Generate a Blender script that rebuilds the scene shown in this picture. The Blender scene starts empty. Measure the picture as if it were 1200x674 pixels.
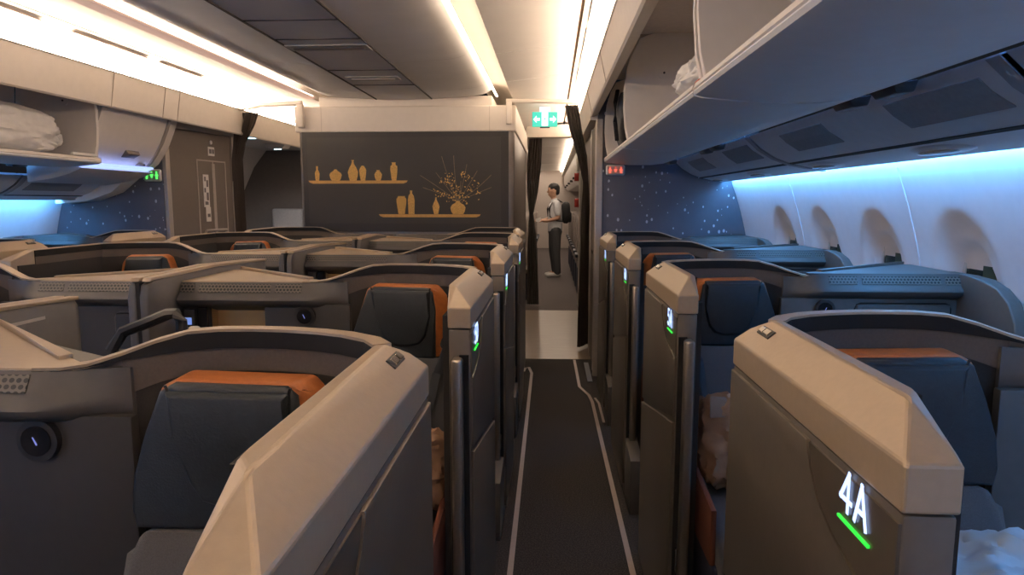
import bpy, bmesh, math, random
from mathutils import Vector, Matrix, noise
from math import pi, sin, cos, atan, radians as R

sc = bpy.context.scene
COL = sc.collection
random.seed(7)
XC = -1.3                      # cabin centre line
def mx(x): return 2 * XC - x   # mirror a right-hand x to the left-hand side

# ------------------------------------------------------------------ materials
MATS = {}
def mat(name, col, rough=.5, metal=0., var=.06, scale=40., bump=0., emit=None, es=0., alpha=None, spec=.5, trans=0., sheen=0., bscale=None):
    if name in MATS: return MATS[name]
    m = bpy.data.materials.new(name); m.use_nodes = True
    nt = m.node_tree; b = nt.nodes['Principled BSDF']
    b.inputs['Roughness'].default_value = rough
    b.inputs['Metallic'].default_value = metal
    b.inputs['Specular IOR Level'].default_value = spec
    tc = nt.nodes.new('ShaderNodeTexCoord')
    nz = nt.nodes.new('ShaderNodeTexNoise'); nz.inputs['Scale'].default_value = scale; nz.inputs['Detail'].default_value = 3
    nt.links.new(tc.outputs['Object'], nz.inputs['Vector'])
    rp = nt.nodes.new('ShaderNodeValToRGB')
    rp.color_ramp.elements[0].position = .3; rp.color_ramp.elements[1].position = .7
    rp.color_ramp.elements[0].color = tuple(c * (1 - var) for c in col) + (1,)
    rp.color_ramp.elements[1].color = tuple(min(1, c * (1 + var)) for c in col) + (1,)
    nt.links.new(nz.outputs['Fac'], rp.inputs['Fac'])
    nt.links.new(rp.outputs['Color'], b.inputs['Base Color'])
    if bump:
        n2 = nt.nodes.new('ShaderNodeTexNoise'); n2.inputs['Scale'].default_value = bscale or scale * 6
        nt.links.new(tc.outputs['Object'], n2.inputs['Vector'])
        bp = nt.nodes.new('ShaderNodeBump'); bp.inputs['Strength'].default_value = bump; bp.inputs['Distance'].default_value = .003
        nt.links.new(n2.outputs['Fac'], bp.inputs['Height']); nt.links.new(bp.outputs['Normal'], b.inputs['Normal'])
    if emit:
        b.inputs['Emission Color'].default_value = tuple(emit) + (1,)
        b.inputs['Emission Strength'].default_value = es
    if trans: b.inputs['Transmission Weight'].default_value = trans
    if sheen: b.inputs['Sheen Weight'].default_value = sheen
    if alpha is not None: b.inputs['Alpha'].default_value = alpha
    MATS[name] = m
    return m

SHELL = mat('shell_taupe', (.125, .105, .084), .42, .25, .04, 60, .05)
CAP = mat('cap_champagne', (.47, .36, .245), .38, .25, .03, 80, .05)
SHELL_D = mat('shell_dark', (.095, .087, .078), .5, .1, .05, 50, .05)
GREYP = mat('console_grey', (.085, .079, .073), .5, .1, .05, 50, .05)
LINER = mat('liner_charcoal', (.028, .025, .023), .9, 0, .15, 300, .3)
LINERB = mat('liner_band', (.095, .076, .062), .8, 0, .08, 200, .2)
BLACK = mat('lip_black', (.006, .0055, .006), .85, 0, .3, 400, .5)
BLKGLOSS = mat('black_gloss', (.012, .012, .014), .12, 0, .1, 50)
BLKPL = mat('black_plastic', (.02, .02, .021), .45, 0, .1, 60)
METAL = mat('brushed_metal', (.50, .43, .35), .3, .85, .06, 120)
CHROME = mat('chrome', (.7, .68, .62), .16, 1., .03, 80)
LEATHER = mat('navy_leather', (.019, .024, .028), .5, 0, .12, 90, .25, bscale=260)
ORANGE = mat('orange_leather', (.42, .13, .03), .5, 0, .1, 70, .25, bscale=260)
FABRIC = mat('grey_seat_cloth', (.068, .066, .067), .95, 0, .18, 420, .4, sheen=.2)
PIPING = mat('piping', (.012, .013, .016), .6)
SEATBLUE = mat('navy_cushion_base', (.018, .022, .045), .8, 0, .15, 200)
BELT = mat('belt_webbing', (.03, .034, .042), .8, 0, .2, 500, .3)
CREAM = mat('cream_panel', (.72, .655, .585), .5, 0, .02, 20)
CEILM = mat('ceiling_white', (.78, .735, .69), .55, 0, .02, 6)
DOMEM = mat('ceiling_centre_grey', (.70, .68, .665), .5, 0, .03, 6)
LIPM = mat('pinkish_fascia', (.68, .53, .455), .5, 0, .03, 10, emit=(.85, .52, .40), es=.30)   # opaque strip, no lamp: faint pink glow added so it looks lit
BINM = mat('bin_white', (.80, .745, .69), .42, 0, .02, 20)
BINUND = mat('bin_underside', (.84, .84, .85), .4, 0, .02, 20)
PSUM = mat('service_panel_grey', (.76, .76, .77), .45, 0, .03, 20)
PSUG = mat('service_grille', (.33, .33, .335), .6, 0, .08, 60)
SEAM = mat('seam_dark', (.05, .045, .042), .8)
SLIT = mat('slit_brown', (.10, .06, .03), .8)
CURT = mat('curtain_brown', (.080, .061, .050), .95, 0, .25, 160, .4, sheen=.3)
LAVG = mat('lavatory_grey', (.155, .130, .112), .5, .1, .03, 30)
LAVD = mat('galley_brown_grey', (.13, .113, .10), .7, 0, .05, 20)
FRAMEM = mat('door_frame_metal', (.50, .455, .41), .4, .4, .04, 60)
SIDEP = mat('monument_side', (.22, .205, .20), .35, .3, .04, 30)
MURALB = mat('mural_dark', (.026, .0235, .0215), .55, 0, .05, 20)
MURALF = mat('mural_frame', (.014, .0125, .012), .5)
GOLD = mat('gold_foil', (.72, .40, .11), .5, .2, .55, 260, .4)
GOLDP = mat('gold_plain', (.64, .365, .11), .5, .2, .08, 50)
GOLDL = mat('gold_line', (.20, .15, .085), .5, .2, .2, 50)
WHITEP = mat('plastic_white', (.74, .72, .69), .45, 0, .04, 20)
PILL = mat('bag_white', (.80, .78, .75), .4, 0, .05, 20, .3, bscale=30)
BAGBLUE = mat('bag_pale', (.40, .50, .56), .45, 0, .08, 12, .3, bscale=25)
KRAFT = mat('kraft_paper', (.34, .19, .105), .85, 0, .12, 30, .5, bscale=40)
KRAFTW = mat('kraft_flap', (.24, .18, .14), .85, 0, .08, 30, .4, bscale=40)
RED = mat('red_plastic', (.45, .04, .03), .45)
SHADE = mat('window_dark_pane', (.012, .026, .022), .25, 0, .15, 8)
SHADE2 = mat('window_shade_green', (.022, .048, .037), .5, 0, .1, 8)
DARKCLOTH = mat('backpack_black', (.018, .018, .02), .8, 0, .2, 200, .3)
GREYBAG = mat('backpack_grey', (.09, .095, .10), .75, 0, .2, 160, .4)
SKIN = mat('skin', (.52, .30, .20), .55, 0, .05, 30)
HAIR = mat('hair_black', (.010, .009, .009), .6, 0, .3, 200, .5)
TSHIRT = mat('tshirt_white', (.66, .665, .69), .9, 0, .05, 60, .3)
TROUS = mat('trousers_grey', (.065, .066, .07), .9, 0, .12, 200, .3)
SHOE = mat('shoe_white', (.66, .63, .60), .6)
ECOSEAT = mat('economy_leather', (.20, .165, .15), .6, 0, .08, 60, .2)
ECOARM = mat('economy_arm', (.03, .035, .05), .5)

def emis(name, col, s): 
    return mat(name, (.02, .02, .02), .5, emit=col, es=s)
E_WARM = emis('lamp_warm', (1., .77, .54), 13.)
E_WARM_R = emis('lamp_warm_side', (1., .76, .56), 38.)
E_LEFT = emis('lamp_warm_bright', (1., .79, .60), 50.)
E_LEFT2 = emis('lamp_warm_left_cove', (1., .79, .60), 8.)
E_BLUE = emis('lamp_blue', (.11, .42, 1.), 29.)
E_SLOT = emis('lamp_blue_slot', (.10, .30, 1.), 3.)
E_NUM = emis('seat_number_glow', (.40, .56, 1.), 1.7)
E_GREENLINE = emis('green_line_glow', (.03, 1., .06), .8)
E_EXIT = emis('exit_green', (.02, .50, .36), 1.15)
E_EXITW = emis('exit_white', (.85, 1., .97), 1.5)
E_LAVG = emis('lavatory_green_glow', (.10, 1., .12), 1.1)
E_LAVR = emis('lavatory_red_glow', (1., .16, .10), .9)
E_SPOT = emis('spot_cool', (.45, .80, 1.), 6.)
E_NICHE = emis('niche_lamp', (1., .68, .30), 45.)
E_SCREEN = emis('handset_screen', (.25, .4, 1.), .5)

def carpet_mat():
    m = mat('carpet_dark', (.030, .0265, .0255), .97, 0, .0, 300, .6, bscale=900)
    nt = m.node_tree
    rp = [n for n in nt.nodes if n.type == 'VALTORGB'][0]
    nz = [n for n in nt.nodes if n.type == 'TEX_NOISE'][0]; nz.inputs['Scale'].default_value = 170; nz.inputs['Detail'].default_value = 6
    rp.color_ramp.elements[0].position = .42; rp.color_ramp.elements[1].position = .62
    rp.color_ramp.elements[0].color = (.009, .0085, .0088, 1); rp.color_ramp.elements[1].color = (.058, .050, .047, 1)
    return m
CARPET = carpet_mat()
def wood_mat():
    m = mat('galley_floor_beige', (.25, .195, .14), .34, 0, .12, 6)
    nt = m.node_tree
    nz = [n for n in nt.nodes if n.type == 'TEX_NOISE'][0]
    mp = nt.nodes.new('ShaderNodeMapping'); mp.inputs['Scale'].default_value = (.6, 6, 1)
    tc = [n for n in nt.nodes if n.type == 'TEX_COORD'][0]
    nt.links.new(tc.outputs['Object'], mp.inputs['Vector']); nt.links.new(mp.outputs['Vector'], nz.inputs['Vector'])
    return m
WOOD = wood_mat()

def dots_mat(name, base, hole, p, r):
    """perforated metal: a staggered grid of dark holes, in object x / z"""
    m = mat(name, base, .5, .1, .03, 60)
    nt = m.node_tree; N = nt.nodes; L = nt.links
    b = N['Principled BSDF']; base_link = b.inputs['Base Color'].links[0].from_socket
    tc = [n for n in N if n.type == 'TEX_COORD'][0]
    sx = N.new('ShaderNodeSeparateXYZ'); L.new(tc.outputs['Object'], sx.inputs[0])
    def mth(op, a, c=None):
        n = N.new('ShaderNodeMath'); n.operation = op
        for i, v in enumerate((a, c)):
            if v is None: continue
            if isinstance(v, (int, float)): n.inputs[i].default_value = v
            else: L.new(v, n.inputs[i])
        return n.outputs[0]
    u = mth('DIVIDE', sx.outputs['X'], p); v = mth('DIVIDE', sx.outputs['Z'], p * .8)
    row = mth('FLOOR', v); odd = mth('MULTIPLY', mth('FLOORED_MODULO', row, 2.), .5)
    fu = mth('SUBTRACT', mth('FRACT', mth('ADD', u, odd)), .5); fv = mth('SUBTRACT', mth('FRACT', v), .5)
    d = mth('SQRT', mth('ADD', mth('MULTIPLY', fu, fu), mth('MULTIPLY', fv, fv)))
    h = mth('LESS_THAN', d, r)
    mixn = N.new('ShaderNodeMix'); mixn.data_type = 'RGBA'
    L.new(h, mixn.inputs[0]); L.new(base_link, mixn.inputs[6]); mixn.inputs[7].default_value = hole + (1,)
    L.new(mixn.outputs[2], b.inputs['Base Color'])
    return m
PERF = dots_mat('perforated_grille', (.15, .13, .11), (.008, .011, .010), .0125, .37)

def star_mat():
    m = mat('starry_laminate', (.105, .105, .125), .55, .0, .04, 20)
    nt = m.node_tree; N = nt.nodes; L = nt.links
    b = N['Principled BSDF']; src = b.inputs['Base Color'].links[0].from_socket
    tc = [n for n in N if n.type == 'TEX_COORD'][0]
    vo = N.new('ShaderNodeTexVoronoi'); vo.inputs['Scale'].default_value = 24; vo.inputs['Randomness'].default_value = 1.
    mp = N.new('ShaderNodeMapping'); mp.inputs['Scale'].default_value = (1.1, .01, .75)
    L.new(tc.outputs['Object'], mp.inputs['Vector']); L.new(mp.outputs['Vector'], vo.inputs['Vector'])
    sp = N.new('ShaderNodeSeparateColor'); L.new(vo.outputs['Color'], sp.inputs[0])
    th = N.new('ShaderNodeMath'); th.operation = 'MULTIPLY_ADD'; L.new(sp.outputs[0], th.inputs[0]); th.inputs[1].default_value = .22; th.inputs[2].default_value = .035
    lt = N.new('ShaderNodeMath'); lt.operation = 'LESS_THAN'; L.new(vo.outputs['Distance'], lt.inputs[0]); L.new(th.outputs[0], lt.inputs[1])
    sel = N.new('ShaderNodeMath'); sel.operation = 'GREATER_THAN'; L.new(sp.outputs[1], sel.inputs[0]); sel.inputs[1].default_value = .22
    mu = N.new('ShaderNodeMath'); mu.operation = 'MULTIPLY'; L.new(lt.outputs[0], mu.inputs[0]); L.new(sel.outputs[0], mu.inputs[1])
    mixn = N.new('ShaderNodeMix'); mixn.data_type = 'RGBA'
    L.new(mu.outputs[0], mixn.inputs[0]); L.new(src, mixn.inputs[6]); mixn.inputs[7].default_value = (.55, .56, .60, 1)
    L.new(mixn.outputs[2], b.inputs['Base Color'])
    return m
STAR = star_mat()

# ------------------------------------------------------------------ mesh helpers
def link(name, bm, m, parent=None, smooth=False, label=None):
    bmesh.ops.recalc_face_normals(bm, faces=bm.faces)
    me = bpy.data.meshes.new(name); bm.to_mesh(me); bm.free()
    ms = m if isinstance(m, (list, tuple)) else [m]
    for x in ms: me.materials.append(x)
    if smooth:
        for p in me.polygons: p.use_smooth = True
        try: me.set_sharp_from_angle(angle=R(38))
        except Exception: pass
    o = bpy.data.objects.new(name, me); COL.objects.link(o)
    if parent: o.parent = parent
    if label: o['label'] = label
    return o
def empty(name, loc, label, cat, group=None, rot=(0, 0, 0)):
    o = bpy.data.objects.new(name, None); COL.objects.link(o)
    o.empty_display_size = .1
    o.location = loc; o.rotation_euler = rot; o['label'] = label; o['category'] = cat
    if group: o['group'] = group
    return o
def tag(o, label, cat, group=None):
    o['label'] = label; o['category'] = cat
    if group: o['group'] = group
    return o
def struct(o):
    o['kind'] = 'structure'; return o
def add_box(bm, a, b, bev=0., seg=2, mi=0):
    x0, x1 = sorted((a[0], b[0])); y0, y1 = sorted((a[1], b[1])); z0, z1 = sorted((a[2], b[2]))
    vs = [bm.verts.new(p) for p in ((x0,y0,z0),(x1,y0,z0),(x1,y1,z0),(x0,y1,z0),(x0,y0,z1),(x1,y0,z1),(x1,y1,z1),(x0,y1,z1))]
    fs = [bm.faces.new([vs[i] for i in f]) for f in ((3,2,1,0),(4,5,6,7),(0,1,5,4),(1,2,6,5),(2,3,7,6),(3,0,4,7))]
    for f in fs: f.material_index = mi
    if bev:
        es = list({e for f in fs for e in f.edges})
        bmesh.ops.bevel(bm, geom=es, offset=bev, segments=seg, affect='EDGES', profile=.5)
    return bm
def box(a, b, bev=0., seg=2): return add_box(bmesh.new(), a, b, bev, seg)
def add_prism(bm, poly, axis, lo, hi, bev=0., seg=2):
    """poly: 2D points in the plane perpendicular to axis ('x': (y,z), 'y': (x,z), 'z': (x,y))"""
    def P(p, t):
        return {'x': (t, p[0], p[1]), 'y': (p[0], t, p[1]), 'z': (p[0], p[1], t)}[axis]
    A = [bm.verts.new(P(p, lo)) for p in poly]; B = [bm.verts.new(P(p, hi)) for p in poly]
    n = len(poly); fs = [bm.faces.new(A[::-1]), bm.faces.new(B)]
    for i in range(n): fs.append(bm.faces.new((A[i], A[(i+1) % n], B[(i+1) % n], B[i])))
    if bev:
        es = list(fs[0].edges) + list(fs[1].edges)
        bmesh.ops.bevel(bm, geom=es, offset=bev, segments=seg, affect='EDGES', profile=.5)
    return bm
def prism(poly, axis, lo, hi, bev=0., seg=2): return add_prism(bmesh.new(), poly, axis, lo, hi, bev, seg)
def hull(pts, bev=0., seg=2):
    bm = bmesh.new(); vs = [bm.verts.new(p) for p in pts]
    bmesh.ops.convex_hull(bm, input=vs)
    loose = [v for v in bm.verts if not v.link_faces]
    bmesh.ops.delete(bm, geom=loose, context='VERTS')
    bmesh.ops.dissolve_limit(bm, angle_limit=R(2), verts=bm.verts[:], edges=bm.edges[:])
    if bev: bmesh.ops.bevel(bm, geom=bm.edges[:], offset=bev, segments=seg, affect='EDGES', profile=.5)
    return bm
def add_tube(bm, pts, r, n=8, closed=False, flat=1.):
    pts = [Vector(p) for p in pts]; rings = []
    rs = r if isinstance(r, (list, tuple)) else [r] * len(pts)
    for i, p in enumerate(pts):
        a = pts[i - 1] if i or closed else p
        c = pts[(i + 1) % len(pts)] if i < len(pts) - 1 or closed else p
        t = (c - a).normalized()
        up = Vector((0, 0, 1)) if abs(t.z) < .95 else Vector((0, 1, 0))
        s = t.cross(up).normalized(); u = s.cross(t)
        rings.append([bm.verts.new(p + (s * cos(k * 2 * pi / n) + u * sin(k * 2 * pi / n) * flat) * rs[i]) for k in range(n)])
    m = len(rings)
    for i in range(m if closed else m - 1):
        A, B = rings[i], rings[(i + 1) % m]
        for k in range(n): bm.faces.new((A[k], A[(k+1) % n], B[(k+1) % n], B[k]))
    if not closed: bm.faces.new(rings[0][::-1]); bm.faces.new(rings[-1])
    return bm
def tube(*a, **k): return add_tube(bmesh.new(), *a, **k)
def add_cyl(bm, c, axis, r, h, n=24, r2=None):
    mt = {'x': Matrix.Rotation(pi/2, 4, 'Y'), 'y': Matrix.Rotation(pi/2, 4, 'X'), 'z': Matrix.Identity(4)}[axis]
    bmesh.ops.create_cone(bm, cap_ends=True, segments=n, radius1=r, radius2=r if r2 is None else r2, depth=h, matrix=Matrix.Translation(c) @ mt)
    return bm
def cyl(*a, **k): return add_cyl(bmesh.new(), *a, **k)
def sweep(profile, ys, closed=False, th=0.):
    """profile (x,z) swept along y; th gives it thickness by a second skin offset along the profile's normal"""
    bm = bmesh.new(); pr = list(profile); n = len(pr)
    if th:
        off = []
        for i in range(n):
            a = Vector(pr[max(i-1, 0)]); c = Vector(pr[min(i+1, n-1)]); t = (c - a).normalized()
            off.append((pr[i][0] - t.y * th, pr[i][1] + t.x * th))
        pr = pr + off[::-1]; closed = True
    rows = [[bm.verts.new((x, y, z)) for x, z in pr] for y in ys]
    m = len(pr)
    for i in range(len(ys) - 1):
        for k in range(m if closed else m - 1):
            bm.faces.new((rows[i][k], rows[i][(k+1) % m], rows[i+1][(k+1) % m], rows[i+1][k]))
    if closed: bm.faces.new(rows[0][::-1]); bm.faces.new(rows[-1])
    return bm
def flip(bm, s):
    if s < 0:
        for v in bm.verts: v.co.x = -v.co.x
    return bm
def ribbon(path, zlo, zhi, o0, o1):
    """closed strip following a plan path; o0/o1 offsets along the aft normal, zlo/zhi per point"""
    bm = bmesh.new(); rows = []; n = len(path)
    for i, p in enumerate(path):
        a = Vector(path[max(i-1, 0)]); c = Vector(path[min(i+1, n-1)]); t = (c - a).normalized()
        nr = Vector((-t.y, t.x))
        if nr.y < 0: nr = -nr
        q0 = Vector(p) + nr * o0; q1 = Vector(p) + nr * o1
        rows.append([bm.verts.new(v) for v in ((q0.x, q0.y, zlo[i]), (q1.x, q1.y, zlo[i]), (q1.x, q1.y, zhi[i]), (q0.x, q0.y, zhi[i]))])
    for i in range(n - 1):
        for k in range(4): bm.faces.new((rows[i][k], rows[i][(k+1) % 4], rows[i+1][(k+1) % 4], rows[i+1][k]))
    bm.faces.new(rows[0][::-1]); bm.faces.new(rows[-1])
    return bm
def smooth01(t): t = max(0, min(1, t)); return t * t * (3 - 2 * t)
GLYPH = {  # seat characters as strokes in a .62 x 1 cell
 '4': [[(.44, 0), (.44, 1.0), (.0, .28), (.62, .28)]],
 '5': [[(.56, 1.0), (.10, 1.0), (.06, .56), (.32, .62), (.54, .50), (.58, .28), (.44, .04), (.22, 0), (.02, .10)]],
 '6': [[(.52, .93), (.32, 1.0), (.10, .82), (.02, .42), (.08, .12), (.30, 0), (.52, .12), (.56, .34), (.44, .54), (.24, .56), (.04, .38)]],
 '7': [[(.02, 1.0), (.58, 1.0), (.22, 0)]],
 'A': [[(.0, 0), (.31, 1.0), (.62, 0)], [(.12, .32), (.50, .32)]],
 'D': [[(.06, 0), (.06, 1.0), (.30, 1.0), (.54, .80), (.60, .5), (.54, .20), (.30, 0), (.06, 0)]]}
def text_mesh(txt, size, depth=.001, pen=.13):
    """flat lettering, centred, in the x-y plane"""
    bm = bmesh.new(); x = -(.62 * len(txt) + .24 * (len(txt) - 1)) / 2
    for n_, ch in enumerate(txt):
        for st in GLYPH[ch]:
            for k_, (a, b) in enumerate(zip(st, st[1:])):
                a = Vector((a[0] + x, a[1] - .5, 0)); b = Vector((b[0] + x, b[1] - .5, 0)); d = (b - a).normalized(); w = Vector((-d.y, d.x, 0)) * pen / 2; e_ = d * pen / 2
                q = [(p * size) for p in (a - e_ - w, b + e_ - w, b + e_ + w, a - e_ + w)]
                z0 = k_ * 1e-5
                lo = [bm.verts.new((p.x, p.y, z0)) for p in q]; hi = [bm.verts.new((p.x, p.y, z0 + depth)) for p in q]
                bm.faces.new(lo[::-1]); bm.faces.new(hi)
                for k in range(4): bm.faces.new((lo[k], lo[(k+1) % 4], hi[(k+1) % 4], hi[k]))
        x += .86
    return bm
def blob(center, size, sub=4, amp=.1, freq=3., seed=0, power=2.5):
    """soft crumpled super-ellipsoid"""
    bm = bmesh.new(); bmesh.ops.create_icosphere(bm, subdivisions=sub, radius=1)
    off = Vector((seed * 3.7, seed * 1.3, seed * 9.1))
    for v in bm.verts:
        d = v.co.normalized()
        k = (abs(d.x) ** power + abs(d.y) ** power + abs(d.z) ** power) ** (-1 / power)
        nn = noise.noise(d * freq + off) * amp + abs(noise.noise(d * freq * 2.3 + off)) * amp * .8
        q = d * k * (1 + nn)
        v.co = Vector((q.x * size[0], q.y * size[1], q.z * size[2])) + Vector(center)
    return bm
def capsules(segs, ell=()):
    bm = bmesh.new()
    for p0, r0, p1, r1 in segs:
        p0, p1 = Vector(p0), Vector(p1); d = p1 - p0
        q = Vector((0, 0, 1)).rotation_difference(d.normalized()).to_matrix().to_4x4()
        bmesh.ops.create_cone(bm, cap_ends=True, segments=14, radius1=r0, radius2=r1, depth=d.length, matrix=Matrix.Translation((p0 + p1) / 2) @ q)
        for p, r in ((p0, r0), (p1, r1)):
            bmesh.ops.create_uvsphere(bm, u_segments=14, v_segments=10, radius=r * .999, matrix=Matrix.Translation(p))
    for c, s in ell:
        bmesh.ops.create_uvsphere(bm, u_segments=20, v_segments=14, radius=1, matrix=Matrix.Translation(c) @ Matrix.Diagonal((*s, 1)))
    return bm
def remeshed(name, bm, m, parent=None, voxel=.01, it=6, label=None):
    """one continuous skin over the capsules"""
    me = bpy.data.meshes.new(name); bm.to_mesh(me); bm.free()
    o = bpy.data.objects.new(name, me); COL.objects.link(o)
    r = o.modifiers.new('r', 'REMESH'); r.mode = 'VOXEL'; r.voxel_size = voxel
    s = o.modifiers.new('s', 'SMOOTH'); s.factor = .5; s.iterations = it
    bpy.context.view_layer.update()
    me2 = bpy.data.meshes.new_from_object(o.evaluated_get(bpy.context.evaluated_depsgraph_get()))
    o.modifiers.clear(); o.data = me2; bpy.data.meshes.remove(me); me2.name = name
    me2.materials.clear(); me2.materials.append(m)
    for p in me2.polygons: p.use_smooth = True
    if parent: o.parent = parent
    if label: o['label'] = label
    return o
def copy_tree(o, parent=None):
    c = o.copy(); COL.objects.link(c)
    if parent: c.parent = parent
    for ch in list(o.children): copy_tree(ch, c)
    return c

# ------------------------------------------------------------------ the setting: shell of the cabin
Y0, YB, YG, YE = -5.0, 5.5, 8.9, 21.0        # behind the camera, business bulkhead, economy begins, far wall
WALLP = [(1.42, 0), (1.47, .2), (1.535, .5), (1.565, .8), (1.562, 1.0), (1.525, 1.2), (1.47, 1.4), (1.405, 1.58), (1.385, 1.62)]
def wall_at(z):
    for (xa, za), (xb, zb) in zip(WALLP, WALLP[1:]):
        if za <= z <= zb: return xa + (xb - xa) * smooth01((z - za) / (zb - za)) * 1. if False else xa + (xb - xa) * (z - za) / (zb - za)
    return WALLP[-1][0]
struct(link('floor', box((mx(1.6), Y0, -.05), (1.6, 6.08, 0)), CARPET))
struct(link('floor.001', box((mx(1.6), 6.08, -.05), (1.6, 8.87, .002)), WOOD))
struct(link('floor.002', box((mx(1.6), 8.87, -.05), (1.6, YE, 0)), mat('economy_carpet', (.105, .088, .085), .95, 0, .25, 160, .4)))

WIN_Y = [2.60 - .65 * 2, 2.60 - .65, 2.60, 3.25, 3.90, 4.56]
WIN_Z = 1.10
def side_wall(name, s):
    bm = bmesh.new(); dy, dz = .022, .022
    ys = [Y0 + i * .2 for i in range(int((.8 - Y0) / .2))]; ys += [.8 + i * dy for i in range(int((YB + .02 - .8) / dy) + 1)]
    zs = [0, .3, .6]; zs += [.7 + i * dz for i in range(int((1.6 - .7) / dz) + 1)]
    rows = []
    for y in ys:
        row = []
        for z in zs:
            x = wall_at(z)
            # smoothed profile
            x = (x + wall_at(max(0, z - .06)) + wall_at(min(1.61, z + .06))) / 3
            dmax = 0
            for wy in WIN_Y:
                # broad scoop around the pane, then the reveal of the pane itself
                ex, ez = (y - wy) / .20, (z - WIN_Z) / .275
                r = math.sqrt(ex * ex + ez * ez)
                d = .030 * (1 - smooth01((r - .80) / .26))
                ex, ez = (y - wy - .015) / .115, (z - WIN_Z + .005) / .16
                r2 = (abs(ex) ** 2.6 + abs(ez) ** 2.6) ** (1 / 2.6)
                d += .035 * (1 - smooth01((r2 - .93) / .22))
                dmax = max(dmax, d)
            X = x + dmax
            row.append(bm.verts.new((X if s > 0 else mx(X), y, z)))
        rows.append(row)
    for i in range(len(ys) - 1):
        for k in range(len(zs) - 1):
            bm.faces.new((rows[i][k], rows[i+1][k], rows[i+1][k+1], rows[i][k+1]))
    o = struct(link(name, bm, mat('sidewall_white', (.80, .77, .77), .5, 0, .02, 20), smooth=True))
    return o
side_wall('wall_right', 1); side_wall('wall_left', -1)
# panel joints of the lining
nt_ = 0
for s in (1, -1):
    for y in (2.92, 4.22) if s > 0 else (4.2,):
        pts = [(wall_at(z) - .001, y, z) for z in (.9, 1.0, 1.1, 1.2, 1.3, 1.4, 1.5, 1.56)]
        pts = [(p[0] if s > 0 else mx(p[0]), p[1], p[2]) for p in pts]
        nt_ += 1
        struct(link(f'trim_{nt_}', tube(pts, .004, 6), mat('joint_light', (.74, .73, .74), .5)))
# windows: dark dimmed pane with a moulded ring and part-drawn shade
def window(i, y, s):
    x = wall_at(WIN_Z) + .052
    X = lambda v: v if s > 0 else mx(v)
    o = bpy.data.objects.new(f'window_{i}', None); COL.objects.link(o); o.location = (X(x), y + .015, WIN_Z); struct(o)
    def ell(rx, rz, n=36, pw=2.6):
        return [(math.copysign(abs(cos(t)) ** (2 / pw), cos(t)) * rx, math.copysign(abs(sin(t)) ** (2 / pw), sin(t)) * rz) for t in [k * 2 * pi / n for k in range(n)]]
    bm = flip(prism(ell(.112, .158), 'x', .0, .012), s); link('pane', bm, SHADE, o)
    e = ell(.106, .150); bm = bmesh.new()
    add_tube(bm, [(.0 * s, a, b) for a, b in e], .010, 6, closed=True); link('window_ring', bm, mat('ring_white', (.6, .6, .6), .5), o, True)
    e = [(a, b) for a, b in ell(.10, .145, 48) if a < -.012]
    e.sort(key=lambda p: p[1]); bm = flip(prism([(-.012, -.145)] + e + [(-.012, .145)], 'x', -.004, -.001), s)
    link('window_shade', bm, SHADE2, o)
    return o
for i, y in enumerate(WIN_Y[1:]): window(i + 1, y, 1)
for i, y in enumerate(WIN_Y[4:]): window(i + 6, y, -1)

# ceiling pieces (x,z) profiles
ysC = [Y0, 0, 2, 4, 6.1]
ysA = [Y0, 6.1, 9.2]
DOME = [(.775, 2.405), (.765, 2.385), (.735, 2.362), (.69, 2.347), (.62, 2.337), (.5, 2.328), (.24, 2.315), (0, 2.312)]
DOME = [(XC + a, b) for a, b in DOME] + [(XC - a, b) for a, b in DOME[-2::-1]] + [(XC - .775, 2.42), (XC + .775, 2.42)]
struct(link('ceiling', sweep(DOME, ysC, closed=True), DOMEM, smooth=True))
def cove(name, s):
    X = (lambda v: v) if s > 0 else mx
    pr = [(-.37, 2.378), (-.385, 2.43), (-.42, 2.462), (-.48, 2.48), (-.56, 2.48), (-.60, 2.46), (-.61, 2.42)]
    struct(link(name, sweep([(X(a), b) for a, b in pr], ysA, th=0), CEILM, smooth=True))
cove('ceiling.001', 1); cove('ceiling.002', -1)
for k, s in enumerate((1, -1)):
    X = (lambda v: v) if s > 0 else mx
    struct(link('ceiling.003', sweep([(X(a), b) for a, b in ((.145, 2.430), (.0, 2.412), (-.2, 2.388), (-.37, 2.368), (-.37, 2.385), (-.2, 2.405), (.0, 2.43), (.145, 2.45))], [Y0, 9.2], closed=True), CEILM, smooth=True))
    # outer cove between aisle panel and the valance
    pr = [(.165, 2.430), (.19, 2.428), (.275, 2.37), (.33, 2.34), (.33, 2.44), (.165, 2.45)]
    struct(link('ceiling.004', sweep([(X(a), b) for a, b in pr], [Y0, 9.2], closed=True), CEILM))
    struct(link('ceiling.005', box((X(.14), Y0, 2.452), (X(.172), 9.2, 2.457)), SLIT))
    dv = 0 if s > 0 else -.05
    pr = [(.262, 2.262), (.268, 2.268), (.30, 2.095 + dv), (.31, 2.085 + dv), (.36, 2.10 + dv), (.43, 2.34), (.43, 2.37), (.35, 2.37), (.34, 2.24), (.30, 2.24)]
    struct(link('ceiling.006', sweep([(X(a), b) for a, b in pr], [Y0, 6.0, 9.0], closed=True), CREAM))
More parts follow.
